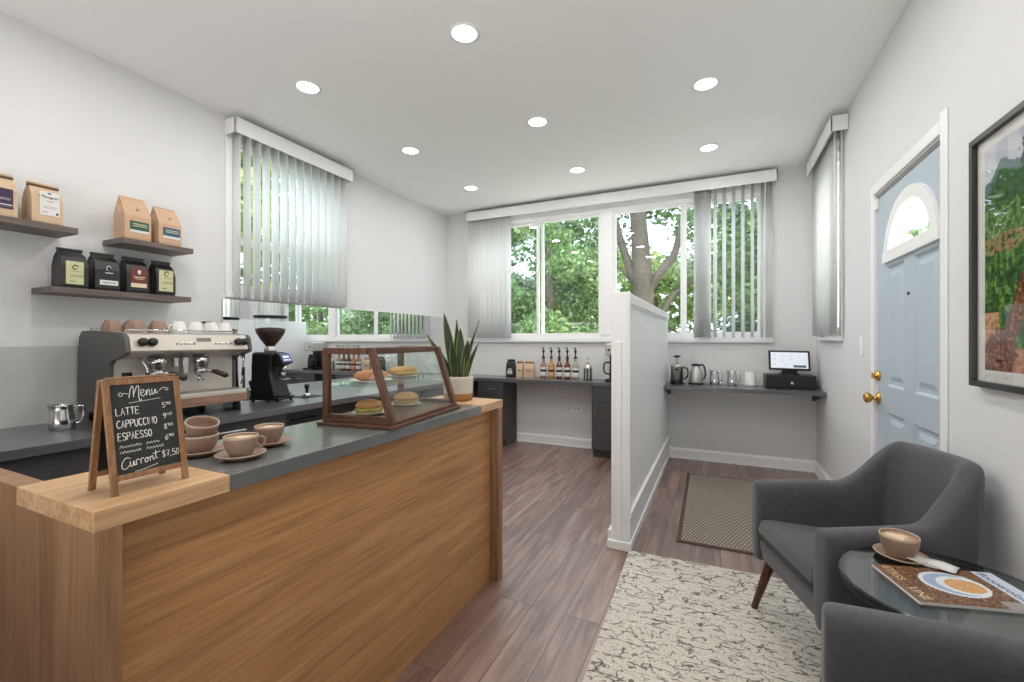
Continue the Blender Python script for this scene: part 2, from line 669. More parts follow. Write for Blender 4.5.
# ---- windows
def window_frame_y(name, w, y, label, verticals, sash_x, sill=True):
    """window in a wall across X; verticals = [(x0,x1,depth offset)]"""
    x0, x1, z0, z1 = w
    root = thing(name, label, 'window', (0, 0, 0), kind='structure')
    mb = MB()
    f = .045
    mb.box(x0, x1, y + .01, y + .10, z0, z0 + f).box(x0, x1, y + .01, y + .10, z1 - f, z1)
    mb.box(x0, x0 + f, y + .01, y + .10, z0 + f, z1 - f).box(x1 - f, x1, y + .01, y + .10, z0 + f, z1 - f)
    mb.build('frame', M_trim, root)
    for (a, b, off) in verticals:
        MB().box(a, b, y + off, y + off + .06, z0 + f, z1 - f).build('mullion', M_trim, root, .004)
    for (a, b, off) in sash_x:
        s = .03
        sm_ = MB()
        sm_.box(a, b, y + off, y + off + .03, z0 + f, z0 + f + s).box(a, b, y + off, y + off + .03, z1 - f - s, z1 - f)
        sm_.box(a, a + s, y + off, y + off + .03, z0 + f + s, z1 - f - s).box(b - s, b, y + off, y + off + .03, z0 + f + s, z1 - f - s)
        so = sm_.build('sash', M_trim, root)
        MB().box(a + s, b - s, y + off + .012, y + off + .017, z0 + f + s, z1 - f - s).build('pane', M_glass, so)
    if sill:
        MB().box(x0 - .05, x1 + .05, y - .035, y + .05, z0 - .03, z0).build('window_sill', M_trim, root, .004)
    mb = MB()
    c = .05
    mb.box(x0 - c, x0, y - .014, y - .0005, z0, z1 + c).box(x1, x1 + c, y - .014, y - .0005, z0, z1 + c).box(x0, x1, y - .014, y - .0005, z1, z1 + c)
    mb.build('casing', M_trim, root, .003)
    return root


window_1 = window_frame_y('window_1', WF, YF, 'wide white sliding window across the far wall', [(-1.165, -1.03, -.004)],
               [(-2.745, -2.185 + .33, .055), (-1.93, -1.165, .02), (-1.03, -.29, .02), (-.35, .375, .055)])

def to_x(root, xw, sgn):
    """turn a window built in a wall across X (at y=0, facing -y) into one in a wall across Y"""
    root.rotation_euler = (0, 0, sgn)


# left window: local x runs along -y_world for rz=+90deg (front -y -> +x)
def window_side(name, w, side, label, rail_z=None):
    ya, yb, z0, z1 = w
    wd = yb - ya
    root = window_frame_y(name, (-wd / 2, wd / 2, z0, z1), 0, label, [], [(-wd / 2 + .045, wd / 2 - .045, .035)])
    if rail_z:
        MB().box(-wd / 2 + .045, wd / 2 - .045, .03, .075, rail_z - .025, rail_z + .025).build('meeting_rail', M_trim, root, .003)
    if side == 'L':
        root.rotation_euler = (0, 0, pi / 2)
        root.location = (XL, (ya + yb) / 2, 0)
    else:
        root.rotation_euler = (0, 0, -pi / 2)
        root.location = (XR, (ya + yb) / 2, 0)
    return root


window_2 = window_side('window_2', WLft, 'L', 'white framed window in the left wall behind vertical blinds', 1.93)
window_3 = window_side('window_3', WR, 'R', 'white framed window in the right wall behind closed blinds')

# ---- vertical blinds (things). local: x along the wall, front = -y
def blind(name, label, length, vanes, z_top, z_bot, depth, val_h=.11, wand=None, hang=None):
    root = thing(name, label, 'blinds')
    v = MB()
    v.box(-length / 2, length / 2, -depth, -depth + .012, z_top - val_h, z_top)
    v.box(-length / 2, -length / 2 + .012, -depth, 0, z_top - val_h, z_top).box(length / 2 - .012, length / 2, -depth, 0, z_top - val_h, z_top)
    v.box(-length / 2, length / 2, -depth, 0, z_top - .008, z_top)
    v.build('valance', M_trim, root, .003)
    MB().box(-length / 2 + .02, length / 2 - .02, -depth / 2 - .02, -depth / 2 + .02, z_top - .05, z_top - .01).build('head_rail', M_trim, root, .003)
    for (x, ang) in vanes:
        mb = MB()
        n = 6
        w = .092
        r0, r1 = [], []
        pts = []
        for k in range(n + 1):
            t = -w / 2 + w * k / n
            bow = .006 * (1 - (2 * k / n - 1) ** 2)
            pts.append((t, bow))
        top, bot = z_top - .055, z_bot
        vs = [(p[0], p[1], bot) for p in pts] + [(p[0], p[1], top) for p in pts]
        fs = [(k, k + 1, n + 2 + k, n + 1 + k) for k in range(n)]
        mb.add(vs, fs, 0, True, Matrix.Translation((x, -depth / 2, 0)) @ Matrix.Rotation(ang, 4, 'Z'))
        vo = mb.build('vane', M_blind, root, fixn=False)
        sd = vo.modifiers.new('solid', 'SOLIDIFY')
        sd.thickness = .0012
    for x in (wand or []):
        MB().tube([(x, -depth + .03, z_top - .06), (x, -depth + .03, z_bot + .5)], .004).build('wand', M_trim, root)
    return root


# left wall: vanes nearly square to the wall. rz=+90 : local x -> world y, local -y -> world +x
va = [(-.5 + .075 * k, radians(90 - 2)) for k in range(14)]
b = blind('vertical_blind', 'vertical blinds with open white vanes over the window above the mirror', 1.1, va, 2.757, 1.497, .12)
b.location = (XL + .002, 2.497, 0)
b.rotation_euler = (0, 0, pi / 2)
va = [(-.39 + .07 * k, radians(12)) for k in range(11)]
b = blind('vertical_blind', 'closed white vertical blinds on the right wall beside the blue door', .93, va, 2.757, 1.235, .10, wand=[.42])
b.location = (XR - .002, 4.165, 0)
b.rotation_euler = (0, 0, -pi / 2)
# far wall
xc = (-2.804 + .493) / 2
va = []
for k in range(9):
    va.append((-2.76 + .062 * k - xc, radians(34 + (k % 3) * 4)))
for k in range(8):
    va.append((-.205 + .017 * k - xc, radians(78 - 3 * k)))
for k in range(6):
    va.append((-.025 + .0795 * k - xc, radians(90 - 21)))
for k in range(2):
    va.append((.42 + .02 * k - xc, radians(60)))
b = blind('vertical_blind', 'long white valance with vertical vanes gathered over the far window', 3.3, va, 2.765, 1.225, .11, wand=[.40 - xc])
b.location = (xc, YF - .016, 0)

# ---- door
def door():
    root = thing('door_1', 'pale blue panelled entrance door with half-round window', 'door', (XR, 2.725, 0), kind='structure')
    # local: x along wall (= world -y ... use rz -90: local x -> world -y ; front -y -> world -x)
    root.rotation_euler = (0, 0, -pi / 2)
    w = .40
    y0, y1 = .006, .05   # slab front plane
    # slab made of stiles/rails + recessed raised panels, arch hole
    za, arch_r, arch_h, arch_c = 1.638, .315, .28, .062
    N = 24
    def ell(s, t):
        return (arch_c * 1.0 + s * cos(t), za + s * (arch_h / arch_r) * sin(t))
    mb = MB()
    zs = [0.01, .17, .80, .96, 1.60, 1.625]
    # horizontal rails
    px = [(-.33, -.055), (.055, .36 - .02)]
    panels = [(-.235 - .0, -.03 + .0, .98, 1.575), (.125, .345, .98, 1.575), (-.235, -.03, .20, .80), (.125, .345, .20, .80)]
    cols = [(-w, -.25), (-.01, .105), (.36, w)]
    # stiles
    for a, b2 in cols:
        mb.box(a, b2, y0, y1, .01, za)
    for a, b2 in ((-.25, -.01), (.105, .36)):
        mb.box(a, b2, y0, y1, .01, .18)
        mb.box(a, b2, y0, y1, .815, .955)
        mb.box(a, b2, y0, y1, 1.59, za)
    # top part with arch hole: fan of quads from arch to outer rect
    outer = []
    inner = []
    for k in range(N + 1):
        t = pi * k / N
        ex, ez = ell(arch_r, t)
        inner.append((ex, ez))
        cx_, cz_ = cos(t), sin(t)
        # project to rectangle
        X0, X1, Z1 = -w, w, 2.01
        tt = 1e9
        if cx_ > 1e-6:
            tt = min(tt, (X1 - arch_c) / cx_)
        if cx_ < -1e-6:
            tt = min(tt, (X0 - arch_c) / cx_)
        if cz_ > 1e-6:
            tt = min(tt, (Z1 - za) / cz_)
        outer.append((arch_c + cx_ * tt, za + cz_ * tt))
    # corners need exact points
    def addq(a, b2, c, d):
        vs = [(p[0], y0, p[1]) for p in (a, b2, c, d)] + [(p[0], y1, p[1]) for p in (a, b2, c, d)]
        mb.add(vs, [(0, 1, 2, 3), (7, 6, 5, 4), (0, 4, 5, 1), (1, 5, 6, 2), (2, 6, 7, 3), (3, 7, 4, 0)])
    for k in range(N):
        o0, o1 = outer[k], outer[k + 1]
        addq(inner[k], o0, o1, inner[k + 1])
        if abs(o0[0] - o1[0]) > 1e-4 and abs(o0[1] - o1[1]) > 1e-4:
            cxn = w if o0[0] > arch_c else -w
            vs = [(p[0], yy, p[1]) for yy in (y0, y1) for p in (o0, (cxn, 2.01), o1)]
            mb.add(vs, [(0, 1, 2), (5, 4, 3)])
    slab = mb.build('door_slab', M_door, root)
    for (a, b2, z0, z1) in ((-.25, -.01, .955, 1.59), (.105, .36, .955, 1.59), (-.25, -.01, .18, .815), (.105, .36, .18, .815)):
        p = MB()
        d0, d1 = y0 + .012, y0 + .003
        g = .03
        vs = []
        def ring(i, yy):
            return [(a + i, yy, z0 + i), (b2 - i, yy, z0 + i), (b2 - i, yy, z1 - i), (a + i, yy, z1 - i)]
        vs = ring(0, y0) + ring(.012, d0) + ring(.03, d0) + ring(.055, d1)
        fs = []
        for r in range(3):
            for k in range(4):
                k2 = (k + 1) % 4
                fs.append((4 * r + k, 4 * r + k2, 4 * r + 4 + k2, 4 * r + 4 + k))
        fs.append((12, 13, 14, 15))
        p.add(vs, fs)
        p.build('raised_panel', M_door, slab)
    # arch frame
    fr = MB()
    R = []
    for k in range(N + 1):
        t = pi * k / N
        R.append(t)
    for (ri, ro, yo, yi) in ((.255, .318, y0 - .014, y0 + .03),):
        for k in range(N):
            q = [ell(ri, R[k]), ell(ro, R[k]), ell(ro, R[k + 1]), ell(ri, R[k + 1])]
            vs = [(p[0], yo, p[1]) for p in q] + [(p[0], yi, p[1]) for p in q]
            fr.add(vs, [(0, 1, 2, 3), (0, 4, 5, 1), (2, 6, 7, 3), (1, 5, 6, 2), (3, 7, 4, 0)], 0, False)
    fr.box(arch_c - .33, arch_c + .33, y0 - .016, y0 + .03, za - .03, za + .028)
    fr.build('arched_window_frame', M_trim, slab, fixn=False)
    gl = MB()
    vs = [(ell(.26, t)[0], y0 + .012, ell(.26, t)[1]) for t in R]
    gl.add(vs, [tuple(range(len(vs)))])
    gl.build('arched_pane', thin_glass('door_lite_glass', (.95, .97, .97), 1.5, .08), slab)
    # hardware: hinge side is near (world small y -> local +x). knob at far side (local -x)
    kx = -.375
    k = MB()
    Mk = Matrix.Translation((kx, y0, .875)) @ Matrix.Rotation(pi / 2, 4, 'X')
    k.lathe([(0, 0), (.032, 0), (.033, .006), (.02, .012), (.011, .018), (.011, .03), (.022, .036), (.03, .048), (.03, .058), (.02, .068), (0, .07)], n=24, M=Mk)
    k.build('door_knob', M_brass, slab)
    k = MB()
    Mk = Matrix.Translation((kx, y0, 1.0)) @ Matrix.Rotation(pi / 2, 4, 'X')
    k.lathe([(0, 0), (.028, 0), (.029, .008), (.018, .014), (.018, .02), (0, .022)], n=24, M=Mk)
    k.box(kx - .004, kx + .004, y0 - .034, y0 - .02, .985, 1.015)
    k.build('deadbolt', M_brass, slab)
    MB().lathe([(0, 0), (.008, 0), (.008, .005), (0, .006)], n=14, M=Matrix.Translation((.05, y0, 1.42)) @ Matrix.Rotation(pi / 2, 4, 'X')).build('peephole', M_black, slab)
    for z in (.25, .95, 1.75):
        MB().tube([(w - .002, y0 - .004, z - .04), (w - .002, y0 - .004, z + .04)], .006).build('hinge', M_steel, slab)
    # jamb + casing
    j = MB()
    j.box(-w - .007, -w - .002, .0, .12, 0, 2.02).box(w + .002, w + .007, .0, .12, 0, 2.02).box(-w - .007, w + .007, 0, .12, 2.012, 2.02)
    j.build('door_jamb', M_trim, root)
    c = MB()
    cw = .055
    c.box(-w - .007 - cw, -w - .007, -.012, 0, 0, 2.02 + cw).box(w + .007, w + .007 + cw, -.008, 0, 0, 2.02 + cw + .03).box(-w - .007, w + .007, -.012, 0, 2.02, 2.02 + cw)
    c.build('door_casing', M_trim, root, .004)
    MB().box(-w + .0, -w + .03, y0 - .016, y0, 1.93, 1.99).build('door_sensor', M_trim, slab, .004)
    MB().box(-w - .002, w + .002, y0 - .003, y0 + .01, 1.993, 2.0115).build('reveal_shade', mat('grey_reveal_shade', (128, 126, 122), .7), root)  # grey strip painted for the shaded reveal above the slab
    MB().box(-w - .05, w + .05, -.02, .13, -.001, .012).build('threshold', M_steel, root, .003)
    return root


door()

# ---- ceiling lights
lamp_white = mat('lamp_glow', (255, 250, 240), .5, var=0, emit=6.0)
rows = [('second', 1.96), ('third', 2.98), ('fourth', 3.98), ('nearest', .96)]
colsx = [('left', -2.335), ('middle', -1.19), ('right', -.07)]
proto = None
where = {(0, 0): 'recessed ceiling light nearest the left window valance', (0, 1): 'largest recessed ceiling light, in the middle above the counter',
         (0, 2): 'recessed ceiling light above the armchairs', (1, 0): 'recessed ceiling light just beyond the left window, second of the left row',
         (1, 1): 'recessed ceiling light in the middle of the ceiling, second of the middle row', (1, 2): 'recessed ceiling light of the right row nearest the viewer',
         (2, 0): 'recessed ceiling light by the far left corner', (2, 1): 'recessed ceiling light nearest the middle of the far window',
         (2, 2): 'recessed ceiling light of the right row nearest the far window'}
for ri, (rn, y) in enumerate(rows):
    for ci, (cn, x) in enumerate(colsx):
        if ri >= 3 or (ri, ci) == (0, 2):
            lab = 'recessed ceiling light out of view near the viewer'
        else:
            lab = where[(ri, ci)]
        if proto is None:
            proto = thing('recessed_light', lab, 'ceiling light', (x, y, H), group='recessed ceiling lights')
            MB().lathe([(.078, 0), (.08, -.004), (.068, -.007), (.064, -.004)], n=32).build('trim_ring', M_trim, proto)
            MB().lathe([(.064, -.004), (.05, -.0055), (0, -.0055)], n=32).build('lens', lamp_white, proto)
        else:
            dup(proto, (x, y, H), lab)
        ld = bpy.data.lights.new('downlight', 'AREA')
        ld.shape = 'DISK'
        ld.size = .13
        ld.energy = LAMP_W
        ld.color = (1.0, .98, .95)
        lo = bpy.data.objects.new('downlight_lamp', ld)
        COL.objects.link(lo)
        lo.location = (x, y, H - .012)

# ---- mirror on the left wall
mr = thing('wall_mirror', 'long low frameless mirror on the left wall below the blinds', 'mirror', (XL, 1.935, .77))
MB().box(.001, .007, 0, 1.296, 0, .72).build('mirror_panel', M_mirror, mr)
MB().box(.001, .007, 1.299, 2.84, 0, .72).build('mirror_panel', M_mirror, mr)
MB().box(0.001, .0075, -.006, 0, 0, .72).build('edge_strip', M_steel, mr)
MB().box(.001, .0075, 1.296, 1.299, 0, .72).build('edge_strip', M_steel, mr)

# ---- switch, outlets
def plate(name, label, cat, loc, rz, sw):
    r = thing(name, label, cat, loc, rz)
    MB().box(-.036, .036, -.006, 0, -.058, .058).build('plate', M_trim, r, .003)
    if sw:
        MB().box(-.012, .012, -.011, -.006, -.024, .024).build('toggle', M_trim, r, .002)
    else:
        for s in (-.02, .02):
            MB().box(-.016, .016, -.008, -.006, s - .014, s + .014).build('socket', mat('socket_face', (205, 204, 202), .4), r, .002)
    return r


plate('light_switch', 'white light switch plate beside the blue door', 'light switch', (XR, 3.40, 1.16), -pi / 2, True)
plate('wall_outlet', 'white wall outlet under the far counter', 'wall outlet', (-1.43, YF, .43), 0, False).rotation_euler = (0, pi / 2, 0)

# ------------------------------------------------------------------ service counter
sc_ = thing('service_counter', 'oak service counter with black top, nearest the viewer', 'counter', (-1.16, 1.19, 0))
ox, oy = 1.16, -1.19          # world -> local offset
CX0, CX1 = -1.36, -.985       # inner / front edge
CY0, CY1 = .385, 1.995


def lb(mb, x0, x1, y0, y1, z0, z1, m=0):
    return mb.box(x0 + ox, x1 + ox, y0 + oy, y1 + oy, z0, z1, m)


lb(MB(), -1.055, -1.035, CY0 + .04, CY1 - .045, .0, .866).build('front_panel', M_oak_h, sc_)
lb(MB(), -1.32, -1.30, CY0 + .04, CY1 - .045, .0, .866).build('back_panel', M_cab, sc_)
e = MB()
lb(e, -2.0, CX1, CY0, CY0 + .042, 0, .862)
lb(e, -2.0, -1.30, CY0, CY0 + .042, .862, .9)
e.build('end_panel', M_oak_v, sc_, .0015)
lb(MB(), -1.34, CX1 - .002, CY1 - .045, CY1, 0, .862).build('end_panel', M_oak_v, sc_, .0015)
lb(MB(), -1.30, CX1, CY0, .622, .862, .9).build('oak_top', M_oak_top, sc_, .002)
lb(MB(), CX0, CX1, 1.775, CY1, .862, .9).build('oak_top', M_oak_top, sc_, .002)
lb(MB(), CX0, CX1 - .001, .6225, 1.7745, .862, .899).build('black_top', mat('satin_black_top', (104, 106, 105), .26, var=.06, scale=20, spec=1.0, coat=.35), sc_, .0015)

# ------------------------------------------------------------------ left run and far run
M_top = mat('charcoal_worktop', (88, 88, 90), 0.28, var=.08, scale=30, spec=.9, coat=.2)


def worktop(name, label, x0, x1, y0, y1, ztop=.77, th=.04):
    r = thing(name, label, 'worktop', ((x0 + x1) / 2, (y0 + y1) / 2, ztop - th))
    MB().box(-(x1 - x0) / 2, (x1 - x0) / 2, -(y1 - y0) / 2, (y1 - y0) / 2, 0, th).build('slab', M_top, r, .002)
    return r


worktop('worktop', 'charcoal worktop along the left wall under the espresso machine', XL, -2.5, -.5, YF)
worktop('worktop', 'charcoal worktop under the far window carrying bags and syrup bottles', -2.5, PX0 - .001, 4.4, YF)


def cabinet(name, label, w, d, h, loc, rz, drawer=.16, doors=1, pulls=True, drawer_only=False):
    """local: x along front, front = -y at y=-d, back at y=0"""
    r = thing(name, label, 'cabinet', loc, rz)
    b = MB()
    b.box(-w / 2, w / 2, -d + .02, 0, .08, h).box(-w / 2 + .0, w / 2 - .0, -d + .06, 0, 0, .08)
    b.build('carcass', M_cab, r)
    g = .003
    zt = h - .004
    if drawer:
        dr = MB().box(-w / 2 + g, w / 2 - g, -d, -d + .019, h - drawer, zt).build('drawer_front', M_cab, r, .0015)
        if pulls:
            MB().tube([(-.05, -d, h - drawer / 2), (-.05, -d - .025, h - drawer / 2), (.05, -d - .025, h - drawer / 2), (.05, -d, h - drawer / 2)], .004).build('pull', M_gold, dr)
        zt = h - drawer - .004
    dw = (w - g) / doors
    for k in range(doors):
        a = -w / 2 + g + k * dw
        do = MB().box(a, a + dw - g, -d, -d + .019, .085, zt).build('door', M_cab, r, .0015)
        if pulls:
            hx = a + .035 if k == 0 and doors == 1 else (a + dw - .04 if k == 0 else a + .035)
            MB().tube([(hx, -d, zt - .04), (hx, -d - .025, zt - .04), (hx, -d - .025, zt - .15), (hx, -d, zt - .15)], .004).build('pull', M_gold, do)
    return r


hcab = .729
# left run (front faces +x): rz=+90 ; local x -> world y ; local -y -> +x
for (ya, yb, lab, drw, drs) in ((-.5, .62, 'charcoal base cabinet behind the near end of the oak counter', 0, 2),
                      (.625, 1.3, 'charcoal base cabinet below the steel milk pitcher', 0, 1),
                      (1.305, 1.97, 'charcoal base cabinet below the espresso machine', 0, 1),
                      (2.62, 3.4, 'charcoal base cabinet behind the display case', .16, 2),
                      (3.405, 4.39, 'charcoal base cabinet near the far left corner', .16, 2)):
    cabinet('base_cabinet', lab, yb - ya, .60, hcab, (XL + .012, (ya + yb) / 2, 0), pi / 2, drw, drs, pulls=(ya > 2))
ni = thing('undercounter_fridge', 'black undercounter fridge front below the grinder', 'fridge', (XL, 2.295, 0), pi / 2)
MB().box(-.32, .32, -.56, 0, .02, .725).build('body', M_blackm, ni)
fd = MB().box(-.315, .315, -.585, -.561, .1, .72).build('fridge_door', mat('black_fridge_door', (12, 12, 13), .25), ni, .003)
MB().tube([(-.25, -.585, .66), (-.25, -.61, .66), (-.05, -.61, .66), (-.05, -.585, .66)], .006).build('handle', M_blackm, fd)
# far run (front faces -y)
cabinet('base_cabinet', 'charcoal cabinet with side panel left of the open wall under the far window', .33, .36, hcab, (-2.335, YF - .012, 0), 0, .16, 1)
cabinet('base_cabinet', 'charcoal cabinet with drawer beside the partition under the far window', .605, .36, hcab, (-.868, YF - .012, 0), 0, .16, 1)

# right-hand shelf
sh = thing('counter_shelf', 'charcoal wall counter holding the till and steel pitchers', 'shelf', (.172, YF, .735))
MB().box(-.635, .636, -.42, -.001, 0, .035).build('board', M_top, sh, .002)
for x in (-.62, .615):
    MB().prism([(0, 0), (-.30, 0), (-.30, -.02), (0, -.09)], x - .012, x + .012, 0, Matrix(((0, 0, 1, 0), (1, 0, 0, 0), (0, 1, 0, 0), (0, 0, 0, 1)))).build('bracket', M_charc, sh)

# ------------------------------------------------------------------ wall shelves
def wall_shelf(label, y0, y1, ztop, d=.215, th=.03):
    r = thing('wall_shelf', label, 'shelf', (XL, (y0 + y1) / 2, ztop))
    MB().box(0.001, d, -(y1 - y0) / 2, (y1 - y0) / 2, -th, 0).build('board', M_shelfw, r, .0015)
    return r


wall_shelf('grey-brown wooden shelf at the left edge holding two kraft bags', .45, 1.088, 1.765)
wall_shelf('grey-brown wooden shelf holding the pair of kraft bags', 1.27, 1.628, 1.762)
wall_shelf('longest grey-brown wooden shelf holding four black bags', .985, 1.616, 1.463)

# ------------------------------------------------------------------ coffee bags
def bag_rings(secs):
    rings = []
    for (z, w, d, pinch, ys) in secs:
        rings.append([(-w / 2, ys - d / 2, z), (w / 2, ys - d / 2, z), (w / 2 - pinch, ys, z), (w / 2, ys + d / 2, z), (-w / 2, ys + d / 2, z), (-w / 2 + pinch, ys, z)])
    return rings


def coffee_bag(label, w, d, h, kind, material, loc, rz, group, name='coffee_bag'):
    r = thing(name, label, 'coffee bag', loc, rz, group)
    if kind == 'gable':      # leaning peaked top
        secs = [(0, w * .97, d * .95, 0, 0), (.02, w, d, 0, 0), (h * .55, w, d, 0, 0), (h * .60, w, d * .95, .006, .002),
                (h * .80, w * .98, d * .55, w * .13, .006), (h * .985, w * .93, .008, w * .03, .012), (h, w * .93, .005, .004, .012)]
        MB().loft(bag_rings(secs)).build('pouch', material, r, .003)
        MB().box(-w * .45, w * .45, .006, .02, h - .010, h + .002).build('top_fold', material, r, .002)
    elif kind == 'roll':     # square shoulders, rolled top with tin tie
        secs = [(0, w * .97, d * .95, 0, 0), (.02, w, d, 0, 0), (h * .62, w, d * .96, .002, 0), (h * .82, w * .98, d * .55, w * .05, .002),
                (h * .93, w * .93, d * .22, w * .05, .004), (h, w * .92, d * .12, .01, .004)]
        MB().loft(bag_rings(secs)).build('pouch', material, r, .003)
        MB().box(-w * .475, w * .475, -d * .14, d * .12, h - .022, h - .008).build('tin_tie', M_kraftd, r, .002)
        MB().box(-w * .475, w * .475, -d * .12, d * .14, h - .008, h + .006).build('top_fold', material, r, .003)
    else:                    # flat: foil bag with crimped flat top
        secs = [(0, w * .95, d * .9, 0, 0), (.015, w, d, 0, 0), (h * .55, w, d, .003, 0), (h * .78, w * .97, d * .7, w * .05, .0),
                (h * .88, w * .93, d * .35, w * .06, .004), (h * .9, w * .92, .012, .006, .006), (h, w * .92, .01, .004, .006)]
        MB().loft(bag_rings(secs)).build('pouch', material, r, .003)
        MB().box(-w * .465, w * .465, -.004, .016, h * .955, h + .001).build('top_seal', material, r, .002)
    return r


def bag_label(r, d, x0, x1, z0, z1, material, label, lines=(), tilt=0.0, yoff=0.0):
    """flat label on the front face (local y=-d/2); lines=[(x0,x1,z0,z1,material)]"""
    mats = [material]
    mb = MB()
    y = -d / 2 - .0012
    Mx = Matrix.Translation((0, yoff, 0))
    mb.box(x0, x1, y, y + .0012, z0, z1, 0, Mx)
    for (a, b2, c, e2, mm) in lines:
        if mm not in mats:
            mats.append(mm)
        mb.box(a, b2, y - .0006, y, c, e2, mats.index(mm), Mx)
    o = mb.build('label', mats, r)
    o['label'] = label
    return o, y


def put_text(parent, s, size, x, z, y, m, shear=0.0, align='CENTER', name='lettering'):
    Mt = Matrix.Translation((x, y, z)) @ Matrix.Rotation(pi / 2, 4, 'X')
    return MB().text(s, size, Mt, 0, .0003, shear, align).build(name, m, parent, fixn=False)


bx = XL + .115
GB = 'coffee bags on the wall shelves'
# purple-label kraft bag (left edge)
r = coffee_bag('kraft bag with dark purple label at the left edge of the picture', .21, .12, .27, 'roll', M_kraft, (bx, .832, 1.765), pi / 2, GB)
r.scale = (.112 / .21, .95, .77)
lb1, y = bag_label(r, .12, -.07, .075, .055, .175, M_purple, 'dark purple label', [(-.005 + .0, .07, .076, .082, M_paperw), (-.02, .07, .066, .069, M_inkg)])
MB().tube(smooth_path([(-.04 + .009 * k, y - .0008, .112 + (.008 if k % 2 else -.006)) for k in range(12)], 3), .0012, 5).build('lettering', M_paperw, lb1)
# white label kraft bag
r = coffee_bag('kraft bag with white square label and rolled top on the left shelf', .215, .12, .265, 'roll', M_kraft, (bx, .99, 1.765), pi / 2, GB)
r.scale = (.114 / .215, .95, .77)
lb1, y = bag_label(r, .12, -.055, .08, .06, .21, M_paperw, 'white square label', [(-.03, .06, .105, .107, M_inkg), (-.03, .06, .115, .117, M_inkg), (-.045, .0, .082, .084, M_inkg), (-.045, .0, .074, .076, M_inkg), (.055, .07, .068, .083, M_ink), (.0, .02, .196, .204, M_ink)])
put_text(lb1, 'Monogram', .026, .012, .168, y - .0006, M_ink, .35)
MB().tube(smooth_path([(-.008 + .006 * k, y - .0008, .150 + (.003 if k % 2 else -.003)) for k in range(9)], 3), .0008, 5).build('lettering', M_maroon, lb1)
# gable pair
for (yy, mm, cc, lab) in ((1.361, M_green, 'green', 'kraft bag with dark green band label, left of the pair'), (1.523, M_blue, 'blue', 'kraft bag with blue band label, right of the pair')):
    w_, h_ = (.148, .23) if mm is M_green else (.14, .215)
    r = coffee_bag(lab, w_, .10, h_, 'gable', M_kraft2, (bx, yy, 1.762), pi / 2, GB)
    r.scale = (.86, 1.15, 1.09)
    lb1, y = bag_label(r, .10, -.045, .06, .055, .1, mm, cc + ' band label', [(-.03, .05, .084, .088, M_paperg), (-.03, .05, .074, .078, M_paperg), (-.045, .06, .042, .0545, M_paperw)])
    put_text(r, 'o', .03, .005, h_ * .68, -.036, M_kraftd)
    MB().box(-.03, .04, -.0395, -.0345, h_ * .6, h_ * .6 + .004).build('lettering', M_kraftd, r)
# black bags
specs = [(1.092, .148, .205, M_paperg, 'black bag with large pale green label, leftmost on the lower shelf', 'g1'),
         (1.225, .142, .19, None, 'black bag with white strip at its foot, second on the lower shelf', 'w'),
         (1.363, .138, .178, M_maroon, 'black bag with maroon label, third on the lower shelf', 'm'),
         (1.503, .13, .172, M_paperg, 'black bag with pale green label, rightmost on the lower shelf', 'g2')]
for (yy, w_, h_, mm, lab, k) in specs:
    r = coffee_bag(lab, w_, .10, h_, 'flat', M_bagblk, (bx, yy, 1.463), pi / 2, GB)
    r.scale = ({'g1': .72, 'w': .76, 'm': .78, 'g2': .77}[k], 1.1, .208 / h_)
    if k in ('g1', 'g2'):
        o, y = bag_label(r, .10, -.050, .046, .022, .137 if k == 'g1' else .125, M_paperg, 'pale green label', [(-.02, .04, .086, .088, M_olive), (-.028, .046, .066, .068, M_olive), (-.028, .046, .06, .062, M_olive), (-.028, .0, .034, .038, M_olive)])
        MB().tube([(.0 + .014 * cos(a), y - .001, .108 + .011 * sin(a)) for a in [2 * pi * q / 16 for q in range(14)]], .0022).build('emblem', M_ink, o)
    elif k == 'w':
        o, y = bag_label(r, .10, -.045, .058, .03, .054, M_paperw, 'white strip', [(-.03, .045, .04, .044, M_inkg)])
        MB().tube([(.005 + .013 * cos(a), y - .001, .112 + .011 * sin(a)) for a in [2 * pi * q / 16 for q in range(12)]], .0022).build('emblem', M_paperw, r)
        MB().box(-.015, .03, -.0512, -.05, .088, .092).build('lettering', M_paperw, r)
    else:
        o, y = bag_label(r, .10, -.045, .052, .03, .125, M_maroon, 'maroon label', [(-.045, .052, .03, .05, M_cream), (-.03, .04, .078, .082, M_cream), (-.02, .03, .07, .073, M_cream)])
        MB().lathe([(0, 0), (.011, 0), (.009, .001), (0, .001)], n=16, M=Matrix.Translation((.005, y - .0003, .104)) @ Matrix.Rotation(pi / 2, 4, 'X')).build('emblem', M_paperw, o)

# far-counter bags (front -y)
GF = 'coffee bags on the far counter'
r = coffee_bag('black coffee bag on the far counter beside two kraft bags', .10, .07, .205, 'flat', M_bagblk, (-2.175, 4.62, .77), 0, GF)
bag_label(r, .07, -.03, .03, .04, .075, M_paperw, 'white label', [(-.02, .02, .052, .058, M_ink)])
MB().box(-.025, .025, -.0362, -.035, .09, .1).box(-.02, .02, -.0362, -.035, .075, .082).build('lettering', M_paperw, r)
r = coffee_bag('narrower kraft bag between the black bag and larger kraft bag', .082, .06, .185, 'roll', M_kraft, (-2.062, 4.63, .77), 0, GF)
bag_label(r, .06, -.028, .028, .06, .095, M_cream, 'cream label', [(-.022, .022, .074, .086, M_ink)])
r = coffee_bag('larger kraft bag, rightmost of three bags on the far counter', .118, .075, .185, 'roll', M_kraft, (-1.942, 4.62, .77), 0, GF)
bag_label(r, .075, -.04, .04, .055, .10, M_kraft, 'plain label', [(-.03, .03, .074, .088, M_inkg)])

